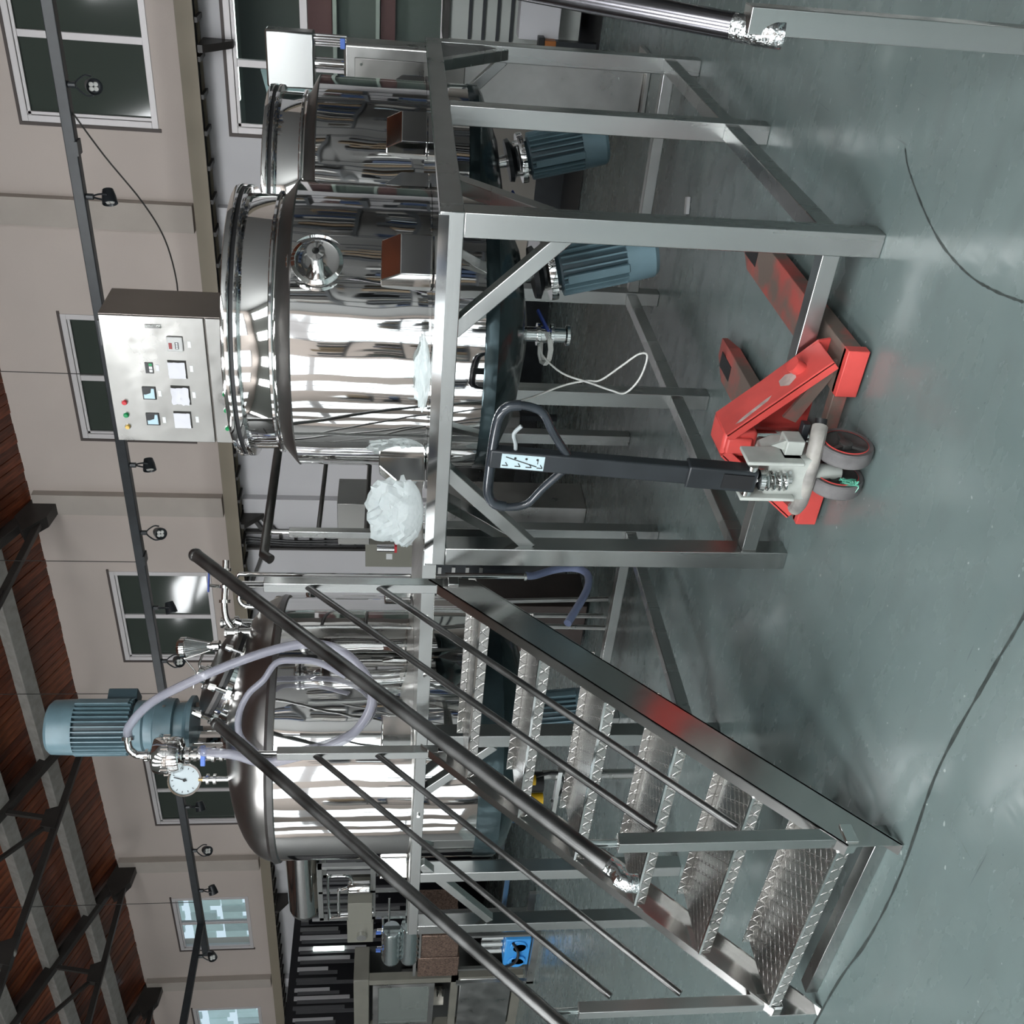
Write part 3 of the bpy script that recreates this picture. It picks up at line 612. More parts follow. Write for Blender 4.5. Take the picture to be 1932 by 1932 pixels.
MB().bx(-2.40, -1.375, .094, .10, 1.375, 1.425).build('deck_edge', ST, lp, smooth=False)
for x in (-1.72, -2.05, -3.0): MB().cyl((x,.098,1.395),(x,.09,1.395),.009,n=10).build('bolt', MIR2, lp)
wr = thing('guard_rail', 'pipe guard rail with a square post on the walkway left of the nearest kettle', 'railing', (-2.2, 1.8, 1.425))
MB().bx(-2.22, -2.18, 1.27, 1.31, 1.425, 2.08).build('rail_post', ST, wr, bevel=.002)
MB().bx(-2.22, -2.18, 2.50, 2.54, 1.425, 2.08).build('rail_post', ST, wr, bevel=.002)
MB().tube([(-2.2,1.06,2.15),(-2.2,1.10,2.19),(-2.2,1.16,2.19),(-2.2,2.1,2.215),(-2.2,2.58,2.215)], .025, 14).build('handrail', PIPE, wr)
for z in (1.93, 1.68): MB().cyl((-2.2,1.30,z),(-2.2,2.52,z),.0125,n=12).build('mid_rail', PIPE, wr)
for y in (1.29, 2.52): MB().cyl((-2.2,y,2.08),(-2.2,y,2.20),.0125,n=12).build('rail_stem', MIR2, wr)

# ================================================================ DOMED TANK
dt = thing('domed_tank', 'large mirror-polished tank with a dull domed top, agitator motor and tilted manway', 'tank', (T3[0], T3[1], 0)); c = (T3[0], T3[1], 0)
MB().lathe([(.70,1.10),(.70,2.09)], c, n=96).build('shell', MIR, dt)
MB().lathe([(.70,2.09),(.712,2.095),(.716,2.12),(.705,2.135)], c, n=80).build('rim_band', SHD, dt)
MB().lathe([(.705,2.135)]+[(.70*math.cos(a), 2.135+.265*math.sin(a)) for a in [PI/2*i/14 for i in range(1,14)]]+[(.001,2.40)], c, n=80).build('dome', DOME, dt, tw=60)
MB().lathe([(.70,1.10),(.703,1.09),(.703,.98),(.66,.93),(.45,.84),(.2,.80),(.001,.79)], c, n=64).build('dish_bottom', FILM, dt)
for a in (-45, -135, 45, 135):
    q = math.radians(a); e = Vector((math.cos(q), math.sin(q), 0)); s = Vector((-e.y, e.x, 0)); p = Vector(c)+e*.745
    MB().obx(p+Vector((0,0,1.505)), e, s, (0,0,1), .055, .085, .075).build('support_lug', MIR2, dt, bevel=.008)
# agitator on top
MB().lathe([(.15,2.38),(.13,2.42),(.12,2.43)], c, n=32).build('mounting_ring', MIR2, dt)
for i in range(3):
    a = 2*PI*i/3+.5; MB().bar((c[0]+.11*math.cos(a), c[1]+.11*math.sin(a), 2.40), (c[0]+.11*math.cos(a), c[1]+.11*math.sin(a), 2.60), .04, .03, (1,0,0)).build('stand_leg', MIR2, dt, bevel=.003)
gb = MB().lathe([(.001,2.585),(.165,2.585),(.165,2.605),(.13,2.63),(.125,2.68),(.150,2.685),(.152,2.775),(.135,2.785),(.128,2.83),(.14,2.84),(.14,2.885),(.001,2.885)], c, n=40).build('gearbox', MOT, dt)
for i in range(6):
    a = 2*PI*i/6; MB().cyl((c[0]+.152*math.cos(a), c[1]+.152*math.sin(a), 2.73), (c[0]+.158*math.cos(a), c[1]+.158*math.sin(a), 2.73), .009, n=8).build('bolt', MIR2, gb)
motor(dt, (c[0], c[1], 2.875), (0,0,1), .148, .455, nf=34, tbox=True)
# manway
mb_ = Vector((-2.93,.90,2.22)); ax = Vector((.40,.10,.90)).normalized(); a_, b_ = MB().frame(ax)
mw = MB().lathe([(.245,-.02),(.242,.15),(.262,.155),(.262,.185),(.20,.185)], mb_, ax, 56).build('manway_neck', MIR2, dt)
MB().lathe([(.20,.187),(.258,.187),(.258,.205),(.001,.205)], mb_, ax, 56).build('manway_gasket', BLK, mw)
ld = MB().lathe([(.2,.206),(.262,.206),(.264,.224),(.25,.236),(.20,.26),(.12,.278),(.001,.286)], mb_, ax, 56).build('manway_lid', SHD, dt)
for i in range(8):
    t_ = 2*PI*i/8+.2; e = a_*math.cos(t_)+b_*math.sin(t_); p = mb_+e*.272
    q = MB().cyl(p+ax*.10, p+ax*.25, .010, n=8); q.cyl(p+ax*.235, p+ax*.27, .020, .016, n=8); q.obx(p+ax*.165, e, ax, e.cross(ax), .02, .012, .022); q.build('lid_clamp', MIR2, dt)
pp = mb_+ax*.27-a_*.08
MB().tube([pp+b_*.09, pp+ax*.05+b_*.085, pp+ax*.07+b_*.05, pp+ax*.07-b_*.05, pp+ax*.05-b_*.085, pp-b_*.09], .0065, 8, 3).build('lid_handle', MIR2, ld)
MB().lathe([(.001,0),(.05,0),(.05,.02),(.035,.024),(.035,.05),(.001,.05)], mb_+ax*.285+a_*.09, ax, 20).build('sight_glass', MIR2, ld)
# light cone with rods
q0 = Vector((-2.76,1.02,2.47)); qd = Vector((-.12,.06,1)).normalized()
lc = MB().lathe([(.001,0),(.03,0),(.03,.035),(.022,.04),(.022,.06),(.001,.06)], q0-qd*.03, qd, 20).build('vent_neck', MIR2, dt)
MB().lathe([(.018,0),(.022,.01),(.052,.115)], q0+qd*.03, qd, 28).build('vent_cone', mat('clear_cone', (.55,.58,.57), .08, .7, alpha=.5), lc)
MB().lathe([(.052,.113),(.056,.118),(.056,.142),(.04,.16),(.001,.165)], q0+qd*.03, qd, 28).build('vent_cap', MIR2, lc)
for i in range(5):
    e = Vector((math.cos(i*1.256), math.sin(i*1.256), 0)); MB().cyl(q0+qd*.02+e*.022, q0+qd*.15+e*.06, .003, n=6).build('vent_rod', STD, lc)
MB().tube([q0+qd*.17+Vector((.0,.0,0)), q0+qd*.17+Vector((-.03,.0,.02)), Vector((-2.86,.93,2.56)), Vector((-2.93,.88,2.57))], .004, 6).build('vent_arm', MIR2, lc)
# branch with ball valve at the right of the dome
bv = MB().tube([(-2.72,1.05,2.33),(-2.66,1.10,2.40),(-2.60,1.14,2.42),(-2.50,1.22,2.42),(-2.40,1.30,2.42)], .017, 14, 4).build('branch_pipe', MIR2, dt)
for f in (.15,.45,.8): 
    p = Vector((-2.60,1.14,2.42)).lerp(Vector((-2.40,1.30,2.42)), f); e = Vector((.2,.16,0)).normalized(); MB().cyl(p-e*.008, p+e*.008, .030, n=18).build('pipe_ferrule', MIR2, bv)
MB().bar((-2.51,1.21,2.43),(-2.50,1.21,2.50),.012,.012,(1,0,0)).build('valve_stem', MIR2, bv); MB().bar((-2.53,1.19,2.505),(-2.45,1.26,2.505),.02,.009).build('valve_handle', BLU, bv, bevel=.003)
MB().tube([(-2.66,1.22,2.25),(-2.65,1.22,2.33),(-2.62,1.24,2.36),(-2.58,1.27,2.35)], .012, 10, 4).build('vent_elbow', MIR2, dt)
for x, y, h in ((-2.72,1.16,.16),(-2.62,.98,.12),(-3.05,1.1,.14)):
    z = 2.135+.265*math.sqrt(max(0, 1-((x-c[0])**2+(y-c[1])**2)/.49))
    MB().lathe([(.001,-.02),(.022,-.02),(.022,h*.4),(.036,h*.42),(.036,h*.55),(.022,h*.58),(.022,h*.9),(.03,h*.92),(.03,h),(.001,h)], (x,y,z), n=18).build('inlet_stub', MIR2, dt)
MB().tube([(-2.86,.52,2.26),(-2.82,.50,2.27),(-2.79,.44,2.235),(-2.77,.42,2.20)], .006, 8, 3).build('grab_hook', MIR2, dt)
# inline filter with pipe, blue lever and elbow
fx, fy = -3.075, .555
zd = 2.135+.265*math.sqrt(1-((fx-c[0])**2+(fy-c[1])**2)/.49)
fl_ = MB().lathe([(.001,2.572),(.05,2.575),(.088,2.59),(.094,2.61),(.094,2.648),(.098,2.65),(.098,2.662),(.094,2.664),(.094,2.70),(.086,2.722),(.05,2.737),(.001,2.74)], (fx,fy,0), n=40).build('inline_filter', MIR2, dt)
for a in (0.4, 1.5, 2.6, 3.7, 4.8, 5.9): MB().cyl((fx+.1*math.cos(a), fy+.1*math.sin(a), 2.64), (fx+.1*math.cos(a), fy+.1*math.sin(a), 2.674), .012, n=8).build('filter_clamp', MIR2, fl_)
pi_ = MB().cyl((fx,fy,zd-.03),(fx,fy,2.575),.022,n=18).build('riser_pipe', MIR2, dt)
for z, r in ((2.39,.035),(2.43,.04),(2.47,.035),(2.52,.033),(2.555,.04)): MB().cyl((fx,fy,z-.008),(fx,fy,z+.008),r,n=20).build('pipe_ferrule', MIR2, pi_)
MB().cyl((fx,fy,2.44),(fx,fy,2.50),.033,n=20).build('ball_valve', MIR2, pi_)
MB().obx((fx+.03,fy-.035,2.475),(.81,.58,0),(0,0,1),(.58,-.81,0),.052,.012,.007).build('valve_lever', BLUL, pi_, bevel=.004)
el = MB().tube([(fx,fy,2.735),(fx,fy,2.79),(fx-.0,fy+.006,2.815),(fx+.02,fy+.022,2.845),(fx+.05,fy+.045,2.855),(fx+.075,fy+.06,2.855)], .019, 16, 3).build('top_elbow', MIR2, dt)
for p, q in (((fx,fy,2.752),(fx,fy,2.766)),((fx+.06,fy+.05,2.855),(fx+.074,fy+.06,2.855))): MB().cyl(p, q, .032, n=18).build('pipe_ferrule', MIR2, el)
# pressure gauge
g0 = Vector((-3.17,.475,2.57)); gd = Vector((.60,-.78,-.12)).normalized()
gz = 2.135+.265*math.sqrt(1-((-3.165-c[0])**2+(.47-c[1])**2)/.49)
gg = MB().lathe([(.001,-.035),(.072,-.035),(.076,-.03),(.076,.012),(.083,.012),(.083,.02),(.074,.02)], g0, gd, 40).build('pressure_gauge', MIR2, dt)
MB().lathe([(.001,.014),(.074,.014)], g0, gd, 40).build('gauge_dial', mat('dial_white', (.50,.56,.58), .35), gg)
ga, gbv = MB().frame(gd); gu = Vector((0,0,1)); gu = (gu-gd*gu.dot(gd)).normalized(); gr = gu.cross(gd)
nd = g0+gd*.017; MB().bar(nd-gu*.012+gr*-.004, nd+gu*.052+gr*.016, .004, .002, gd).build('needle', BLK, gg); MB().cyl(nd, nd+gd*.003, .008, n=14).build('needle_hub', BLK, gg)
for i in range(11):
    a = math.radians(225-27*i); e = gu*math.sin(a)+gr*math.cos(a); MB().bar(nd+e*.055, nd+e*.064, .003, .001, gd).build('scale_mark', BLK, gg, smooth=False)
MB().cyl((g0.x,g0.y,2.50),(g0.x,g0.y,2.475),.012,n=12).build('gauge_socket', mat('brass', (.6,.42,.18), .25, 1), gg)
MB().cyl((g0.x,g0.y,2.48),(g0.x,g0.y,gz-.03),.014,n=14).build('gauge_stem', MIR2, gg)
for z in (2.455, 2.42): MB().cyl((g0.x,g0.y,z-.007),(g0.x,g0.y,z+.007),.027,n=16).build('stem_ferrule', MIR2, gg)
# clear hose looping in front of the shell
hp = [(fx+.07,fy+.058,2.855),(-2.93,.62,2.84),(-2.78,.62,2.73),(-2.6,.56,2.56),(-2.42,.55,2.27),(-2.33,.575,1.99),(-2.335,.55,1.79),(-2.42,.45,1.65),(-2.517,.364,1.629),(-2.625,.297,1.702),(-2.692,.262,1.825),(-2.739,.245,1.974),(-2.774,.242,2.123),(-2.764,.279,2.258),(-2.80,.33,2.37),(-2.90,.42,2.44),(-2.98,.50,2.47)]
tag(MB().tube(hp, .0225, 14, 6).build('clear_hose', HOSE, tw=80), 'clear braided hose looping down from the top elbow in front of the domed tank', 'hose')
hp2 = [(-2.42,.46,1.75),(-2.375,.504,1.882),(-2.376,.518,1.982),(-2.392,.52,2.076),(-2.464,.477,2.137),(-2.525,.444,2.208),(-2.61,.388,2.25),(-2.69,.329,2.24),(-2.745,.278,2.161)]
tag(MB().tube(hp2, .016, 12, 6).build('ribbed_hose', HOSE, tw=80), 'thinner clear ribbed hose lying inside the loop of the larger hose', 'hose')
# motor and drain below the domed tank
bm_ = Vector((-2.95,.70,.86)); ax = Vector((.22,-.1,-1)).normalized()
MB().lathe([(.001,-.05),(.06,-.05),(.12,0),(.12,.03),(.001,.03)], bm_, ax, 30).build('motor_flange', MIR2, dt); motor(dt, bm_+ax*.03, ax, .115, .42)
MB().cyl((-3.3,.95,.82),(-3.3,.95,.55),.03,n=16).build('drain_pipe', MIR2, dt)
MB().lathe([(.001,0),(.05,0),(.05,.02),(.035,.03),(.035,.12),(.05,.13),(.05,.15),(.001,.15)], (-3.3,.95,.66), n=20).build('drain_valve', MIR2, dt)
MB().tube([(-2.55,1.15,1.05),(-2.62,1.0,.98),(-2.7,.85,.95)], .012, 8, 4).build('drain_lead', BLK, dt)

# standing pipe, bent over at the top, with the blue hose at its foot
sp_ = thing('riser_tube', 'thin bent steel tube standing behind the upper newel post, going down through the deck', 'pipe', (-2.857,1.74,.7))
MB().tube([(-2.97,1.64,2.36),(-2.97,1.65,2.41),(-2.94,1.68,2.455),(-2.89,1.73,2.465),(-2.857,1.74,2.44),(-2.857,1.74,2.2),(-2.857,1.74,.70)], .0135, 12).build('tube', MIR2, sp_)
MB().cyl((-2.857,1.74,.735),(-2.857,1.74,.72),.024,n=14).build('hose_clip', MIR2, sp_)
hh = [(-2.857, -2.996+(y+2.996)*1.031, 1.55+(z-1.55)*1.031) for y, z in ((1.61,.75),(1.61,.70),(1.66,.59),(1.685,.50),(1.68,.42),(1.64,.375),(1.58,.37),(1.50,.39),(1.41,.43),(1.3,.49),(1.19,.55))]
tag(MB().tube(hh, .024, 14, 6).build('blue_hose', HOSB, tw=80), 'soft blue hose curling at the foot of the thin steel tube', 'hose')

# ================================================================ CONTROL CABINET
cc = thing('control_cabinet', 'brushed steel control cabinet with meters, paper-covered cut-outs and coloured buttons', 'control cabinet', (-1.61,1.96,1.425))
X0, X1, Y0, Y1, Z1 = -1.98, -1.24, 1.80, 2.12, 3.025
MB().bx(X0, X1, Y0+.012, Y1, 1.425, Z1).build('cabinet_body', CABS, cc, smooth=False, bevel=.003)
MB().bx(X0+.003, X1-.003, Y0-.003, Y0+.012, 2.511, Z1-.004).build('upper_door', CAB, cc, smooth=False, bevel=.003)
MB().bx(X0+.003, X1-.003, Y0-.003, Y0+.012, 1.44, 2.503).build('lower_door', CAB, cc, smooth=False, bevel=.003)
yf = Y0-.003
def plate(name, x0, x1, z0, z1, m_, d=.004, par=cc, bv=0): return MB().bx(x0, x1, yf-d, yf, z0, z1).build(name, m_, par, smooth=False, bevel=bv)
BEZ = mat('black_bezel', (.02,.02,.022), .3); DISP = mat('pale_blue_display', (.45,.62,.70), .3)
for (a, b, z0, z1) in ((-1.716,-1.642,2.79,2.858),(-1.873,-1.80,2.79,2.858)):
    q = plate('ammeter', a, b, z0, z1, BEZ, .008, bv=.002)
    w_, h_ = b-a, z1-z0
    MB().prism([(a+w_*.1,z0+h_*.1),(a+w_*.9,z0+h_*.1),(a+w_*.9,z0+h_*.30),(a+w_*.55,z0+h_*.38),(a+w_*.42,z0+h_*.75),(a+w_*.42,z0+h_*.9),(a+w_*.1,z0+h_*.9)][::1], 'y', yf-.0095, yf-.008).build('meter_face', DISP, q, smooth=False)
q = plate('temperature_meter', -1.56, -1.50, 2.787, 2.826, BEZ, .006)
for i in range(3): MB().bx(-1.552+.018*i, -1.538+.018*i, yf-.0075, yf-.006, 2.790, 2.806).build('display', (WHT, WHT, GRN)[i], q, smooth=False)
for j, (a, b, z0, z1) in enumerate(((-1.587,-1.482,2.618,2.712),(-1.743,-1.630,2.615,2.712),(-1.888,-1.785,2.622,2.714))):
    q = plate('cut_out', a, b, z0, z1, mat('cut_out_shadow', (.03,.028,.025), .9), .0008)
    v = []; rnd = random.Random(j)
    mp = MB(); N = 8
    for i in range(N+1):
        for k in range(N+1):
            wv = .006 if j == 1 else .0015
            v.append((a+.0+(b-a-.012)*i/N+(rnd.random()-.5)*wv, yf-.003-rnd.random()*wv, z0+.008+(z1-z0-.008)*k/N+(rnd.random()-.5)*wv))
    mp.add(v, [(i*(N+1)+k, (i+1)*(N+1)+k, (i+1)*(N+1)+k+1, i*(N+1)+k+1) for i in range(N) for k in range(N)]); mp.build('paper_cover', PAPER, q)
q = plate('timer_unit', -1.428, -1.346, 2.622, 2.702, mat('pale_grey_plastic', (.50,.50,.49), .4), .012, bv=.010)
MB().bx(-1.412,-1.378,yf-.0135,yf-.012,2.676,2.692).build('red_display', mat('dark_red_display', (.25,.02,.02), .3), q, smooth=False)
MB().bx(-1.412,-1.374,yf-.0135,yf-.012,2.643,2.661).build('key_block', BEZ, q, smooth=False)
for i in range(4): MB().bx(-1.409+.009*i,-1.403+.009*i,yf-.0145,yf-.0135,2.647,2.657).build('key', WHT, q, smooth=False)
for (x, z, m_, r) in ((-1.737,2.956,REDB,.0135),(-1.814,2.958,GRN,.0135),(-1.886,2.959,YELB,.0125),(-1.669,2.435,GRN,.0135),(-1.768,2.435,GRN,.0135),(-1.88,2.438,GRN,.012),(-1.773,2.376,GRN,.012)):
    q = MB().lathe([(.016,0),(.016,.004),(.001,.004)], (x,yf,z), (0,-1,0), 24).build('button_collar', MIR2, cc)
    MB().lathe([(r,.003),(r,.014),(r*.8,.018),(.001,.018)], (x,yf,z), (0,-1,0), 24).build({'green_button':'green_button','red_button':'red_button','yellow_button':'yellow_button'}[m_.name], m_, q)
for (x, z) in ((-1.68,2.771),(-1.842,2.766),(-1.683,2.596),(-1.833,2.594),(-1.53,2.765),(-1.528,2.594),(-1.389,2.592),(-1.872,2.409)): plate('name_tag', x-.018, x+.018, z-.008, z+.008, WHT if z < 2.7 or x < -1.6 else PAPER, .0015)
q = plate('door_handle', -1.304, -1.284, 2.72, 2.80, MIR2, .004, bv=.003); MB().cyl((-1.294,yf-.004,2.735),(-1.294,yf-.010,2.735),.007,n=12).build('key_lock', MIR2, q)
MB().bx(-1.44,-1.30,Y0+.05,Y0+.1,Z1,Z1+.02).build('lifting_lug', BLKP, cc, smooth=False)

# ================================================================ PALLET JACK
pj = thing('pallet_jack', 'red hand pallet jack with black loop handle standing under the platform', 'pallet jack', (-.68,.1,0))
for (xa, xb) in ((-.50,-.335), (-1.03,-.865)):
    xm = (xa+xb)/2
    f = MB().add([(xa,-.14,.088),(xb,-.14,.088),(xb,.92,.088),(xa,.92,.088),(xm+.045,1.10,.060),(xm-.045,1.10,.060),(xa,-.14,.030),(xb,-.14,.030),(xb,.92,.034),(xa,.92,.034),(xm+.045,1.10,.036),(xm-.045,1.10,.036)],
        [(0,1,2,3),(3,2,4,5),(1,7,8,2),(2,8,10,4),(4,10,11,5),(0,3,9,6),(3,5,11,9),(0,6,7,1)])
    fo = f.build('fork', REDW, pj, smooth=False, bevel=.003)
    MB().bx(xm-.035, xm+.035, .83, .98, .0865, .0895).build('roller_slot', BLK, fo, smooth=False)
    for yy in (.86,.95): MB().cyl((xm-.03,yy,.037),(xm+.03,yy,.037),.037,n=20).build('load_roller', RUB, fo)
    MB().bx(xa-.002, xb+.002, -.160, -.12, .014, .088).build('heel_plate', RED, pj, bevel=.003)
def yoke(sx, xo, xi):
    m = MB(); t_ = .012
    a, b = Vector((xi, 0, .425)), Vector((xo, 0, .125)); d = (b-a).normalized(); nrm = Vector((-d.z, 0, d.x)); nrm = nrm if nrm.z > 0 else -nrm
    m.obx((a+b)/2+Vector((0,-.085,0)), d, (0,1,0), nrm, (b-a).length/2, .075, t_/2)
    m.obx((a+b)/2+Vector((0,-.156,0))-nrm*.014, d, (0,1,0), nrm, (b-a).length/2, .004, .016)
    o = m.build('sloping_arm', RED, pj, smooth=False, bevel=.002)
    MB().cyl((b.x-d.x*.10,-.085,b.z-d.z*.10+.0),(b.x-d.x*.10+.02*sx,-.085,b.z-d.z*.10+.035),.026,n=18).build('pivot_boss', RED, o)
    if sx > 0:
        wp = mat('scuffed_pale_paint', (.45,.36,.33), .5, var=.2, vscale=30)
        def Q(u, v): return (a+(b-a)*u)+Vector((0,-.085+v,0))+nrm*(t_/2+.0006)
        for poly in ([(.56,-.02),(.62,-.045),(.70,-.03),(.71,.0),(.64,.02),(.57,.01)], [(.10,-.055),(.16,-.062),(.42,-.05),(.47,-.035),(.40,-.035),(.18,-.045)]):
            MB().add([Q(u, v) for u, v in poly], [tuple(range(len(poly)))]).build('paint_scuff', wp, o, smooth=False)
yoke(1, -.375, -.665); yoke(-1, -1.0, -.745)
MB().prism([(-.36,.09),(-.37,.13),(-.66,.415),(-.74,.415),(-1.0,.13),(-1.01,.09)], 'y', -.016, -.004).build('back_plate', RED, pj, smooth=False)
MB().bx(-.88,-.49,-.14,-.10,.035,.085).build('cross_member', REDW, pj, bevel=.003)
m = MB().prism([(-.38,.05),(-.40,.10),(-.62,.22),(-.64,.17)], 'y', -.10, -.088); m.prism([(-.98,.05),(-.96,.10),(-.76,.22),(-.74,.17)], 'y', -.10, -.088); m.build('inner_strut', REDW, pj, smooth=False)
MB().bx(-.755,-.655,-.15,-.004,.31,.43).build('lift_head', RED, pj, bevel=.014)
MB().bx(-.735,-.675,-.165,-.14,.33,.42).build('head_cap', RED, pj, bevel=.008)
MB().cyl((-.705,-.10,.12),(-.705,-.10,.36),.040,n=24).build('lift_piston', MIR2, pj)
# pump body, spring and wheel carrier
pb = MB().prism([(-.775,.19),(-.615,.19),(-.615,.30),(-.64,.345),(-.75,.345),(-.775,.30)], 'y', -.375, -.22).build('pump_body', ZINC, pj, bevel=.006)
MB().bx(-.765,-.752,-.40,-.30,.24,.425).build('handle_cheek', ZINC, pj, bevel=.004); MB().bx(-.628,-.615,-.40,-.30,.24,.43).build('handle_cheek', ZINC, pj, bevel=.004)
MB().bx(-.612,-.56,-.36,-.29,.24,.30).build('lever_bracket', ZINC, pb, bevel=.004); MB().prism([(-.60,.30),(-.565,.30),(-.585,.345)], 'y', -.345,-.335).build('lever_tab', ZINC, pb, smooth=False)
MB().bx(-.60,-.53,-.30,-.27,.21,.235).build('pedal', BLKP, pb, bevel=.003)
MB().cyl((-.69,-.385,.265),(-.69,-.385,.40),.012,n=14).build('pump_rod', MIR2, pj)
sp = MB().tube([(-.69+.030*math.cos(k*.6), -.385+.030*math.sin(k*.6), .275+.0019*k) for k in range(48)], .0062, 8); sp.build('coil_spring', MIR2, pj)
MB().lathe([(.001,0),(.038,0),(.036,.015),(.02,.02),(.001,.02)], (-.69,-.385,.362), n=22).build('spring_cup', MIR2, pj)
MB().cyl((-.745,-.385,.405),(-.635,-.385,.405),.018,n=16).build('cross_pin', MIR2, pj)
MB().tube([(-.535,-.30,.18),(-.58,-.34,.195),(-.69,-.36,.20),(-.80,-.34,.19),(-.865,-.29,.175)], .026, 12, 4, radii=None).build('steering_beam', mat('worn_grey_cast', (.20,.19,.18), .5, col2=(.36,.34,.31), vscale=14), pj)
MB().cyl((-.530,-.295,.178),(-.515,-.285,.176),.02,n=14).build('beam_cap', BLK, pj)
MB().cyl((-.69,-.33,.19),(-.69,-.33,.08),.035,.022,n=18).build('wheel_stem', ZINC, pj)
MB().cyl((-.79,-.33,.09),(-.585,-.33,.09),.011,n=12).build('axle', STD, pj)
for xa in (-.625, -.745):
    w_ = MB().lathe([(.070,.002),(.086,0),(.09,.006),(.09,.046),(.086,.052),(.070,.050)], (xa,-.33,.09), (1,0,0), 44).build('steer_wheel', RUB, pj)
    MB().lathe([(.0705,.0015),(.0735,.0005),(.0705,.003)], (xa+.0505,-.33,.09), (1,0,0), 44).build('red_ring', RED, w_)
    MB().lathe([(.071,.048),(.055,.040),(.022,.034),(.022,.050),(.012,.052),(.001,.052)], (xa,-.33,.09), (1,0,0), 32).build('hub', RUBD, w_)
    MB().lathe([(.071,.004),(.055,.012),(.022,.016),(.001,.006)], (xa,-.33,.09), (1,0,0), 32).build('hub_disc', RUBD, w_)
    for k in range(3):
        a = 2*PI*k/3; MB().obx((xa+.043,-.33+.045*math.cos(a),.09+.045*math.sin(a)), (1,0,0), (0,math.cos(a),math.sin(a)), (0,-math.sin(a),math.cos(a)), .004, .026, .007).build('spoke', RUBD, w_, smooth=False)
rnd = random.Random(4); m = MB()
for k in range(10): m.tube([(-.70+rnd.uniform(-.02,.02), -.39+rnd.uniform(-.02,.02), .07+rnd.uniform(-.03,.03)) for _ in range(5)], .0028, 5, 3)
tag(m.build('green_strapping', mat('green_film_strap', (.12,.42,.30), .3, coat=.4)), 'scrap of green strapping tangled between the pallet jack wheels', 'strapping')
# handle
ha, hb = Vector((-.69,-.375,.40)), Vector((-.652,-.345,1.215)); hd = (hb-ha).normalized(); hx = Vector((1,0,0)); hx = (hx-hd*hx.dot(hd)).normalized(); hy = hd.cross(hx)
def H(u, w, v=0): return ha+hd*u+hx*w+hy*v
L_ = (hb-ha).length
hs = MB().obx(H(.10,0), hx, hy, hd, .040, .030, .115).obx(H(.52,0), hx, hy, hd, .033, .021, .33).build('handle_shaft', BLKP, pj, bevel=.006)
MB().obx(H(.05,0,-.031), hx, hy, hd, .026, .003, .05).build('fork_recess', BLK, hs, smooth=False)
MB().obx(H(L_-.02,0), hx, hy, hd, .026, .016, .035).build('grip_collar', mat('grey_rubber', (.16,.18,.20), .5), hs, bevel=.004)
lpp = [H(.60,.02),H(.66,.10),H(.70,.165),H(.735,.185),H(.775,.190),H(.81,.182),H(.832,.155),H(.84,.11),H(.842,0),H(.84,-.11),H(.832,-.155),H(.81,-.182),H(.775,-.190),H(.735,-.185),H(.70,-.165),H(.66,-.10),H(.60,-.02)]
MB().tube(lpp, .0135, 14, 5).build('loop_handle', BLKM, pj)
MB().tube([lpp[4],lpp[5],lpp[6],lpp[7],lpp[8],lpp[9],lpp[10],lpp[11],lpp[12]], .0165, 14, 5).build('rubber_grip', BLKM, pj)
yn = -hy if hy.y > 0 else hy
MB().tube([H(.77,.028), H(.775,.06)+yn*.01, H(.785,.095)+yn*.012, H(.765,.125)+yn*.012], .0065, 8, 3, radii=None).build('release_lever', mat('grey_lever', (.30,.33,.34), .45), pj)
st = MB().obx(H(.745,0)+yn*.0215, hx, hy, hd, .026, .0012, .068).build('instruction_sticker', mat('pale_blue_sticker', (.42,.53,.56), .5), hs, smooth=False)
m = MB(); s0 = yn*.0235
m.bar(H(.80,.016)+s0, H(.70,-.012)+s0, .003, .001, yn)
for u in (.69,.725,.76,.80): m.bar(H(u-.009,-.016)+s0, H(u+.009,-.016)+s0, .003, .001, yn); m.bar(H(u-.009,-.016)+s0, H(u-.001,-.004)+s0, .0025, .001, yn)
for u in (.70,.735,.77): m.cyl(H(u,.014)+s0, H(u,.014)+s0+yn*.0006, .004, n=10)
m.bar(H(.698,.012)+s0, H(.698,-.002)+s0, .002, .001, yn)
m.build('pictogram', BLK, st, smooth=False)

# ================================================================ BEHIND, RIGHT: machine with stainless covers, window sill stuff
hm = thing('homogenizer_column', 'stainless box head on rods over a tall stainless cover, behind the far kettle', 'machine', (-.36,3.7,0))
MB().bx(-.545,-.222,3.6,3.72,2.06,2.348).build('head_cover', STH, hm, bevel=.012)
for x, y in ((-.25,3.62),(-.29,3.68),(-.25,3.70)): MB().cyl((x,y,1.87),(x,y,2.08),.011,n=12).build('guide_rod', MIR2, hm)
MB().cyl((-.40,3.66,1.87),(-.40,3.66,2.08),.035,n=20).build('lift_cylinder', MIR2, hm)
MB().bx(-.30,-.24,3.595,3.615,1.875,1.905).build('blue_clip', BLUL, hm, bevel=.004)
lo = MB().bx(-.60,-.265,3.6,3.80,.02,1.885).build('column_cover', STD, hm, bevel=.018)
MB().bx(-.58,-.34,3.590,3.60,1.15,1.82).build('access_panel', CAB, lo, bevel=.004)
for z in (1.78,): MB().cyl((-.375,3.590,z),(-.375,3.583,z),.008,n=12).build('screw', MIR2, lo)
MB().bx(-.62,-.20,3.55,3.85,0,.03).build('base_plate', STD, hm, bevel=.004)
sh = thing('shelf_rack', 'white shelf rack with dark bars standing under the lower window', 'shelf', (-.2,6.0,0))
MB().bx(-.62,1.2,5.85,6.30,.10,1.16).build('rack_body', mat('pale_rack', (.33,.35,.33), .6), sh, bevel=.003)
for z in (.66,.77,.885,.995): MB().bx(-.61,1.2,5.82,5.85,z-.012,z+.012).build('rack_bar', BLKP, sh, smooth=False)
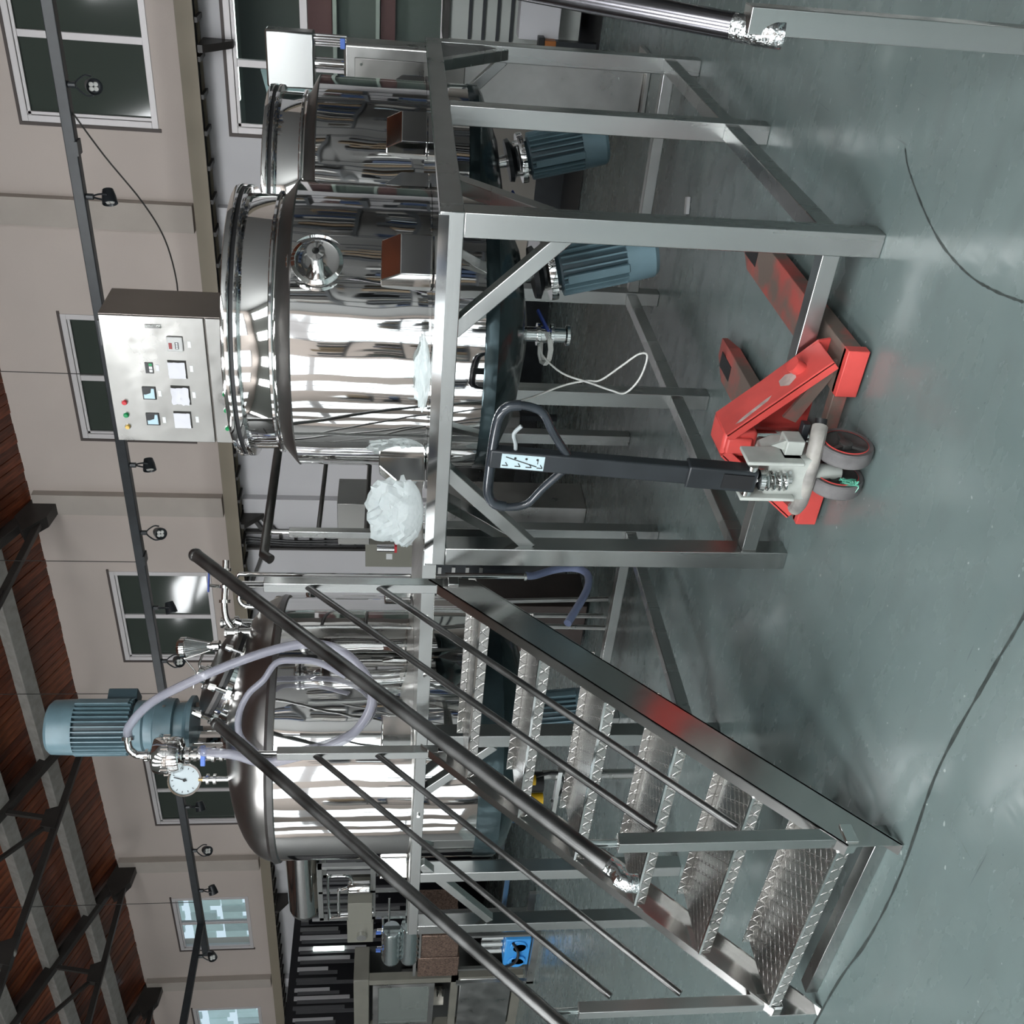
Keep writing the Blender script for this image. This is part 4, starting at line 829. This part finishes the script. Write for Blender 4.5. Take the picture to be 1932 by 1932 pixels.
MB().bx(-.66,1.3,5.80,6.35,1.16,1.20).build('rack_top', TRS, sh, smooth=False)
o = MB().bx(-.54,.3,5.60,5.80,.30,.62).build('white_carton', mat('white_carton_card', (.50,.50,.52), .7), None, bevel=.006); tag(o, 'white carton on the dark floor in front of the shelf rack', 'carton')
for a in (1,):
    q = thing('battery_pack', 'small orange and black battery charger beside the white carton', 'battery', (-.60,5.55,0))
    MB().bx(-.66,-.52,5.5,5.60,.33,.42).build('orange_block', mat('dark_orange', (.30,.10,.02), .5), q, bevel=.004); MB().bx(-.66,-.50,5.5,5.6,.42,.47).build('black_top', BLK, q, bevel=.004)
    MB().bx(-.64,-.52,5.5,5.59,.0,.33).build('stand', BLKP, q, smooth=False)
o = MB().bx(-2.7,.6,5.42,YB-.06,.0,.006).build('black_floor_strip', BLK, None, smooth=False); tag(o, 'thin black strip lying along the foot of the back wall', 'mat')  # thin black sheet over the dark floor zone along the wall
tr = struct(MB().bx(-6.2,-2.2,YB-.12,YB-.001,.30,.42).build('trim_1', mat('beige_ledge', (.33,.30,.26), .6), smooth=False))

# ================================================================ BEHIND, MIDDLE: column tank and steel box
ct = thing('column_vessel', 'narrow upright stainless vessel with a small blue emblem, behind the domed tank', 'vessel', (-3.70,2.35,0))
MB().lathe([(.125,.9),(.125,2.29),(.115,2.33),(.07,2.36),(.001,2.37)], (-3.70,2.35,0), n=40).build('vessel_shell', MIR2, ct)
MB().lathe([(.001,0),(.03,0),(.03,.06),(.045,.065),(.045,.08),(.001,.08)], (-3.60,2.42,2.10), (.9,.5,0), 18).build('side_port', MIR2, ct)
for a in (0.3, 2.4, 4.5): MB().cyl((-3.70+.12*math.cos(a),2.35+.12*math.sin(a),0),(-3.70+.09*math.cos(a),2.35+.09*math.sin(a),1.0),.018,n=10).build('leg', STD, ct)
EMB = mat('faded_blue_print', (.10,.16,.38), .5)
def on_cyl(cx, cy, r, ang, z, u): a = ang+u/r; return Vector((cx+r*math.cos(a), cy+r*math.sin(a), z))
m = MB()
for k in range(10):
    a0_ = PI*.25+PI*1.5*k/10; a1_ = PI*.25+PI*1.5*(k+1)/10
    m.add([on_cyl(-3.70,2.35,.1262,math.radians(-62),2.06+.026*math.cos(t_)*s_, .018*math.sin(t_)*s_) for t_, s_ in ((a0_,1),(a1_,1),(a1_,.82),(a0_,.82))], [(0,1,2,3)])
for z0_, z1_, w_ in ((2.0,2.045,.016),(1.98,1.993,.03)): m.add([on_cyl(-3.70,2.35,.1262,math.radians(-62),z, u) for z, u in ((z0_,-w_),(z0_,w_),(z1_,w_),(z1_,-w_))], [(0,1,2,3)])
m.build('emblem', EMB, ct, smooth=False)
sbx = thing('steel_valve_box', 'brushed steel box on rods with small valves, behind the guard rail', 'machine', (-4.1,3.6,0))
MB().bx(-3.95,-3.55,3.45,3.8,1.72,1.97).build('box_body', CAB, sbx, bevel=.004)
for k in range(4): MB().cyl((-3.87+.08*k,3.55,1.45),(-3.87+.08*k,3.55,1.73),.016,n=10).build('rod', MIR2, sbx)
MB().bx(-3.95,-3.55,3.45,3.8,.0,1.47).build('lower_case', STD, sbx, bevel=.004)
MB().cyl((-4.02,3.50,1.52),(-4.02,3.50,1.66),.03,n=14).build('side_valve', MIR2, sbx); MB().bx(-4.05,-3.99,3.48,3.54,1.50,1.52).build('red_base', REDB, sbx, smooth=False)
MB().bx(-3.58,-3.50,3.42,3.45,1.62,1.68).build('blue_knob', BLU, sbx, bevel=.004)
bk = thing('bench_case', 'row of grey metal cases standing against the back wall beyond the platform', 'cabinet', (-4.6,5.6,0))
MB().bx(-4.7,-3.75,5.2,5.7,.35,.95).build('case_body', STD, bk, bevel=.01); MB().bx(-6.0,-4.85,5.2,5.7,.35,.85).build('case_body', STD, bk, bevel=.01)
for x in (-6.0,-4.9,-4.68,-3.8): MB().bx(x,x+.05,5.22,5.27,0,.35).build('leg', BLKP, bk, smooth=False)
tf = thing('terminal_cabinet', 'pale grey electrical box with a door lock, seen between the upper stair treads', 'electrical box', (-4.85,3.4,0))
MB().bx(-5.12,-4.60,3.2,3.45,.43,.85).build('case_body', mat('pale_grey_paint', (.42,.46,.45), .45), tf, bevel=.004); MB().cyl((-5.0,3.2,.50),(-5.0,3.185,.50),.018,n=14).build('door_lock', BLK, tf)
for x in (-5.10,-4.66): MB().bx(x,x+.04,3.3,3.34,0,.43).build('leg', STD, tf, smooth=False)
q = thing('brown_cabinet', 'dark brown cabinet with a black pull handle behind the soft blue hose', 'cabinet', (-4.1,3.0,0)); DBR = mat('dark_brown_laminate', (.045,.032,.028), .3, var=.2)
MB().bx(-4.50,-4.02,2.8,3.2,.03,1.12).build('cabinet_body', DBR, q, bevel=.006); MB().bx(-4.24,-4.215,2.785,2.80,.35,.62).build('pull_handle', BLK, q, bevel=.004); MB().bx(-4.49,-4.03,2.794,2.80,.60,.61).build('door_gap', BLK, q, smooth=False)
q = thing('dark_machine_case', 'black machine case behind the walkway, seen over the upper stair treads', 'machine', (-4.9,4.0,0))
MB().bx(-5.6,-4.4,3.8,4.4,.0,1.30).build('case_body', BLKP, q, bevel=.02)
for k in range(4): MB().bx(-5.55,-4.45,3.79,3.80,.75+.12*k,.78+.12*k).build('vent_slot', STD, q, smooth=False)

# ================================================================ BEHIND, LEFT: skid with drum, pump, packing machine, slatted screen
sk = thing('piping_skid', 'stainless piping skid with a horizontal drum on top, left of the domed tank', 'skid', (-8.1,3.0,0))
for x in (-7.60,-8.46):
    for y in (3.0,3.5): MB().bx(x,x+.045,y,y+.045,0,2.2).build('post', ST, sk, smooth=False)
MB().bx(-8.0,-7.965,3.0,3.03,1.33,2.2).build('post', ST, sk, smooth=False)
for z in (2.16,1.64,1.28,.3): MB().bx(-8.46,-7.555,3.0,3.04,z,z+.05).build('cross_bar', STH, sk, smooth=False); MB().bx(-8.46,-7.555,3.5,3.54,z,z+.05).build('cross_bar', STH, sk, smooth=False)
MB().cyl((-8.55,3.25,2.37),(-7.3,3.25,2.37),.165,n=48).build('drum', MIR2, sk)
dr = MB().lathe([(.165,0),(.155,.05),(.10,.09),(.001,.10)], (-8.55,3.25,2.37), (-1,0,0), 40).build('drum_head', STD, sk); MB().lathe([(.165,0),(.155,.05),(.10,.09),(.001,.10)], (-7.3,3.25,2.37), (1,0,0), 40).build('drum_head', STD, sk)
MB().lathe([(.001,0),(.05,0),(.06,.01),(.06,.20),(.05,.22),(.001,.22)], (-7.84,2.96,1.69), n=28).build('filter_housing', MIR2, sk)
MB().tube([(-8.36,3.0,1.66),(-8.36,2.97,2.06),(-8.34,2.97,2.10),(-7.68,2.96,2.10),(-7.65,2.96,2.07),(-7.65,2.96,1.92),(-7.70,2.96,1.87),(-7.78,2.96,1.87)], .014, 10, 3).build('process_pipe', MIR2, sk)
MB().tube([(-8.30,2.98,1.66),(-8.30,2.97,1.98),(-8.27,2.96,2.0),(-7.90,2.96,2.0),(-7.87,2.96,1.97),(-7.84,2.96,1.91)], .014, 10, 3).build('process_pipe', MIR2, sk)
MB().cyl((-8.40,2.97,1.56),(-8.95,2.97,1.56),.013,n=10).build('process_pipe', MIR2, sk); MB().cyl((-8.05,2.97,1.50),(-8.45,2.97,1.50),.013,n=10).build('process_pipe', MIR2, sk)
MB().bx(-8.36,-8.02,2.9,3.2,1.67,1.91).build('control_case', mat('olive_grey_case', (.19,.185,.155), .45), sk, bevel=.005)
for x, m_ in ((-8.93,BLUL),(-8.60,BLUL)): MB().cyl((x,2.96,1.50),(x,2.96,1.62),.02,n=10).build('gauge_valve', MIR2, sk); MB().bx(x-.012,x+.012,2.92,2.95,1.58,1.63).build('valve_knob', m_, sk, smooth=False)
cs = thing('steel_case', 'olive grey steel case with a round top fitting, left of the piping skid', 'cabinet', (-8.7,3.1,0))
MB().bx(-8.96,-8.50,3.05,3.4,1.66,1.93).build('case_body', MC['olive_grey_case'], cs, bevel=.006); MB().cyl((-8.80,3.0,1.78),(-8.80,3.05,1.78),.05,n=20).build('round_fitting', MIR2, cs)
MB().bx(-8.9,-8.86,3.1,3.14,0,1.66).build('leg', STD, cs, smooth=False); MB().bx(-8.58,-8.54,3.1,3.14,0,1.66).build('leg', STD, cs, smooth=False)
for i, (z0_, z1_, l_) in enumerate(((1.40,1.54,'clear ribbed bellows canister, the upper of two left of the skid'),(1.20,1.36,'clear ribbed canister, the lower of two left of the skid'))):
    q = thing('ribbed_canister', l_, 'canister', (-8.85,2.95,z0_), 'ribbed canisters')
    pr = [(.001,z0_)]+[(.09+.012*(k%2), z0_+(z1_-z0_)*k/12) for k in range(13)]+[(.001,z1_)]
    MB().lathe([(r_, 0+(z_-z0_)*4) for r_, z_ in pr], (-9.12,2.95,(z0_+z1_)/2), (1,0,0), 28).build('bellows', mat('glassy_steel', (.55,.62,.62), .08, .9), q)
    MB().bx(-9.1,-8.55,2.93,2.97,z0_-.04,z0_-.02).build('cradle', STD, q, smooth=False)
pm = thing('perforated_case', 'brown perforated-metal machine case beside the blue pump', 'machine', (-9.1,3.0,0))
MB().bx(-9.12,-8.72,2.95,3.5,.76,1.20).build('mesh_panel', COPP, pm, bevel=.008); MB().bx(-9.50,-9.14,2.95,3.5,.74,1.18).build('mesh_panel', COPP, pm, bevel=.008)
MB().bx(-9.52,-8.70,2.97,3.5,1.20,1.23).build('top_frame', STD, pm, smooth=False)
for x in (-9.50,-8.76): MB().bx(x,x+.035,3.0,3.035,0,.76).build('leg', STD, pm, smooth=False)
bp = thing('transfer_pump', 'bright blue pump with steel cylinders on a low steel stand', 'pump', (-8.52,2.75,0))
MB().bx(-8.76,-8.30,2.62,2.90,.07,.33).cyl((-8.68,2.60,.20),(-8.68,2.75,.20),.09,n=24).cyl((-8.40,2.60,.20),(-8.40,2.75,.20),.09,n=24).build('pump_casing', BLUP, bp, bevel=.012)
for x in (-8.68,-8.56,-8.44): MB().cyl((x,2.75,.34),(x,2.75,.56),.035,n=18).build('steel_cylinder', MIR2, bp); 
for x in (-8.64,-8.42): MB().cyl((x,2.6,.18),(x,2.62,.18),.07,n=20).build('end_cover', BLUP, bp)
MB().tube([(-8.75,2.60,.30),(-8.62,2.57,.22),(-8.45,2.57,.20),(-8.32,2.60,.26)], .015, 8, 4).build('black_strap', BLK, bp)
MB().tube([(-8.78,2.7,.28),(-8.87,2.7,.27),(-8.90,2.7,.21),(-8.86,2.7,.15),(-8.77,2.7,.16)], .014, 8, 4).build('carry_loop', WHT, bp)
fr = MB().bx(-9.0,-8.1,2.55,2.59,0,.07); fr.bx(-9.0,-8.1,3.0,3.04,0,.07); fr.bx(-9.0,-8.96,2.55,3.04,.0,.07); fr.build('stand_rail', STD, bp, smooth=False)
for x in (-9.0,-8.14): MB().bx(x,x+.035,2.56,2.595,.06,.80).build('stand_post', STD, bp, smooth=False)
yp = thing('valve_actuator', 'steel valve with yellow-capped black switch under the domed tank, near the left post', 'valve', (-3.75,1.0,0))
MB().cyl((-3.75,.95,.74),(-3.75,.95,.86),.09,n=24).build('actuator_drum', MIR2, yp); MB().cyl((-3.75,.9,.62),(-3.75,.9,.74),.06,n=20).build('black_switch', BLK, yp)
MB().cyl((-3.83,.84,.62),(-3.83,.84,.74),.035,n=16).build('yellow_cap', mat('yellow_plastic', (.75,.45,.02), .35), yp); MB().cyl((-3.66,.84,.68),(-3.66,.84,.74),.03,n=16).build('yellow_cap', MC['yellow_plastic'], yp)
MB().cyl((-3.75,.95,0),(-3.75,.95,.62),.03,n=14).build('stand_pipe', STD, yp)
MB().tube([(-3.66,.86,.70),(-3.6,.84,.56),(-3.72,.84,.50),(-3.86,.84,.56)], .010, 8, 4).build('lead', BLK, yp); MB().bx(-3.95,-3.55,.80,.84,.535,.56).build('bracket_bar', MIR2, yp, smooth=False)
mc = thing('packing_machine', 'large olive grey packing machine with a glazed door at the lower left corner', 'machine', (-10.4,2.8,0))
OL = mat('olive_machine_paint', (.165,.16,.135), .4, var=.08)
MB().bx(-12.6,-9.62,3.0,3.4,0,.10).build('base', OL, mc, smooth=False); MB().bx(-12.6,-9.62,3.0,3.4,1.70,1.87).build('top_casing', OL, mc, bevel=.01)
for x in (-9.72,-10.72,-11.7): MB().bx(x,x+.09,3.0,3.09,.10,1.70).build('frame_post', OL, mc, smooth=False)
MB().bx(-12.6,-9.62,3.37,3.4,.1,1.7).build('back_panel', mat('dark_interior', (.03,.032,.03), .5), mc, smooth=False)
MB().bx(-12.5,-9.63,3.0,3.06,.72,.80).build('mid_rail', OL, mc, smooth=False)
m = MB(); m.bx(-10.63,-9.73,3.0,3.03,1.60,1.66); m.bx(-10.63,-9.73,3.0,3.03,.98,1.04); m.bx(-10.63,-10.57,3.0,3.03,1.04,1.6); m.bx(-9.79,-9.73,3.0,3.03,1.04,1.6)
dd = m.build('door_frame', STD, mc, smooth=False); MB().bx(-10.57,-9.79,3.01,3.016,1.04,1.60).build('door_pane', mat('tinted_pane', (.25,.28,.26), .05, 0, alpha=.45), dd, smooth=False)
MB().bx(-10.5,-10.0,3.12,3.35,1.05,1.35).build('inner_hopper', STD, mc, bevel=.02); MB().cyl((-10.45,3.25,.85),(-10.45,3.25,1.0),.10,n=24).build('filling_turret', mat('cream_plastic', (.55,.52,.45), .5), mc)
for z in (.86,.92): MB().cyl((-10.2,3.2,z),(-10.35,3.2,z),.02,n=12).build('nozzle', MIR2, mc)
MB().bx(-10.7,-9.66,2.99,3.02,.12,.70).build('lower_door', STD, mc, bevel=.006)
# slatted dark screen: black sheet with upright light slats of different length
sc_ = thing('slatted_screen', 'black screen wall hung with upright grey and white slats, lower left', 'screen', (-13.6,4,0))
MB().bx(-13.75,-13.65,1.2,6.36,0,2.95).build('screen_sheet', mat('black_sheet', (.006,.006,.008), .3), sc_, smooth=False)
rnd = random.Random(11); SG = [mat('slat_grey', (.075,.075,.08), .6), mat('slat_light', (.40,.39,.40), .6), mat('slat_mid', (.16,.16,.16), .6)]
y = 6.30; i = 0
while y > 1.4:
    w_ = .04+.03*rnd.random(); L1 = .45+.75*rnd.random(); k = rnd.choice((0,0,1,2,1))
    MB().bx(-13.65,-13.62,y-w_,y,2.85-L1,2.85-.02*rnd.random()).build('slat', SG[k], sc_, smooth=False)
    MB().bx(-13.65,-13.63,y-w_-.05,y-w_,2.85-L1-.35*rnd.random(),2.85-.05*rnd.random()).build('slat', SG[0], sc_, smooth=False)
    if rnd.random() < .4: MB().bx(-13.65,-13.63,y-w_,y,1.1,1.1+.3*rnd.random()).build('slat', SG[k], sc_, smooth=False)
    y -= w_+.075+.05*rnd.random(); i += 1
MB().bx(-13.64,-11.0,6.20,6.24,0,2.72).build('screen_sheet', MC['black_sheet'], sc_, smooth=False)
x = -13.5
while x < -11.1:
    w_ = .05+.03*rnd.random(); L1 = .5+.9*rnd.random(); MB().bx(x,x+w_,6.17,6.20,2.66-L1,2.66).build('slat', SG[rnd.choice((0,1,2))], sc_, smooth=False)
    MB().bx(x+w_+.02,x+w_+.07,6.18,6.20,2.5-L1,2.64).build('slat', SG[0], sc_, smooth=False); x += w_+.14+.05*rnd.random()
TUB = mat('fluorescent_reflection', (.9,1,.95), .4, emis=(.85,1,.93), es=3.0)  # glowing strips painted in for fluorescent reflections on the screen
o = MB().bx(-13.649,-13.58,5.75,5.80,2.15,2.62).build('tube_reflection', TUB, None); tag(o, 'glowing strip for a greenish fluorescent reflection on the slatted screen beside the drum', 'reflection')
o = MB().bx(-13.649,-13.58,4.35,4.40,2.25,2.66).build('tube_reflection', TUB, None); tag(o, 'glowing strip for a greenish fluorescent reflection on the slatted screen near the lower left corner', 'reflection')
# made-up racks outside the view, added to break up reflections in the polished shells
RK = mat('dark_rack_paint', (.05,.055,.06), .5); BLF = mat('blue_drum_paint', (.03,.05,.10), .4)
def rack(x, y, w_, d_, h_, label, m_=RK):
    t = thing('reflection_rack', label, 'rack', (x,y,0)); ln = max(w_, d_); al = 0 if w_ >= d_ else 1
    for a in (0,w_-.05):
        for b in (0,d_-.05): MB().bx(x+a,x+a+.05,y+b,y+b+.05,0,h_).build('post', m_, t, smooth=False)
    rr = random.Random(int(x*10+y*7)); z = .25
    while z < h_-.1:
        MB().bx(x,x+w_,y,y+d_,z,z+.04).build('shelf', m_, t, smooth=False); u = .06; gap = .32+.3*rr.random()
        while u < ln-.35:
            q = .05+.22*rr.random(); hh = gap*(.35+.55*rr.random()); mm = rr.choice((RK,RK,STD,MIR2,mat('dark_crate',(.07,.065,.06),.6),mat('pale_crate',(.35,.34,.32),.6),BLF,mat('card_box', (.20,.15,.10), .8)))
            if al: b_ = MB().bx(x+.08,x+w_-.08,y+u,y+u+q,z+.04,z+.04+hh)
            else: b_ = MB().bx(x+u,x+u+q,y+.08,y+d_-.08,z+.04,z+.04+hh)
            b_.build('stored_box', mm, t, smooth=False); u += q+.03+.12*rr.random()
        z += gap+.1
rack(4.9,-5.6,.8,2.4,2.9,'dark rack added for reflections, nearest the front corner of the right end wall, outside the view'); rack(4.9,-2.6,.8,3.2,2.5,'dark rack added for reflections, in the middle of the right end wall, outside the view')
rack(4.9,1.4,.8,3.4,2.8,'dark rack added for reflections, at the back of the right end wall, outside the view'); rack(-.2,-8.8,1.9,.7,2.7,'dark rack added for reflections, between the front windows, behind the viewpoint')
rack(3.0,-7.6,1.4,.6,1.6,'low dark rack added for reflections, before the right front window, behind the viewpoint'); rack(-6.5,-8.7,1.0,.7,2.2,'dark narrow rack added for reflections, between the left front windows, behind the viewpoint')
rack(-3.6,-8.0,1.2,.6,1.45,'low dark rack added for reflections, before the middle front window, behind the viewpoint'); rack(2.7,4.4,1.6,.7,2.4,'dark rack added for reflections, against the back wall right of the lower window, outside the view')
if FLOORMARKS:
    floor_line([(.255,.051),(.21,-.013),(.139,-.184),(.095,-.345),(.082,-.522),(.097,-.663),(.123,-.787)], .007, 'tyre_mark')
    floor_line([(1.2,-1.25),(-.3,-1.262),(-.7,-1.245),(-1.1,-1.232),(-1.5,-1.285),(-1.85,-1.29),(-2.31,-1.25),(-3.5,-1.24),(-6,-1.25)], .011, 'floor_joint')
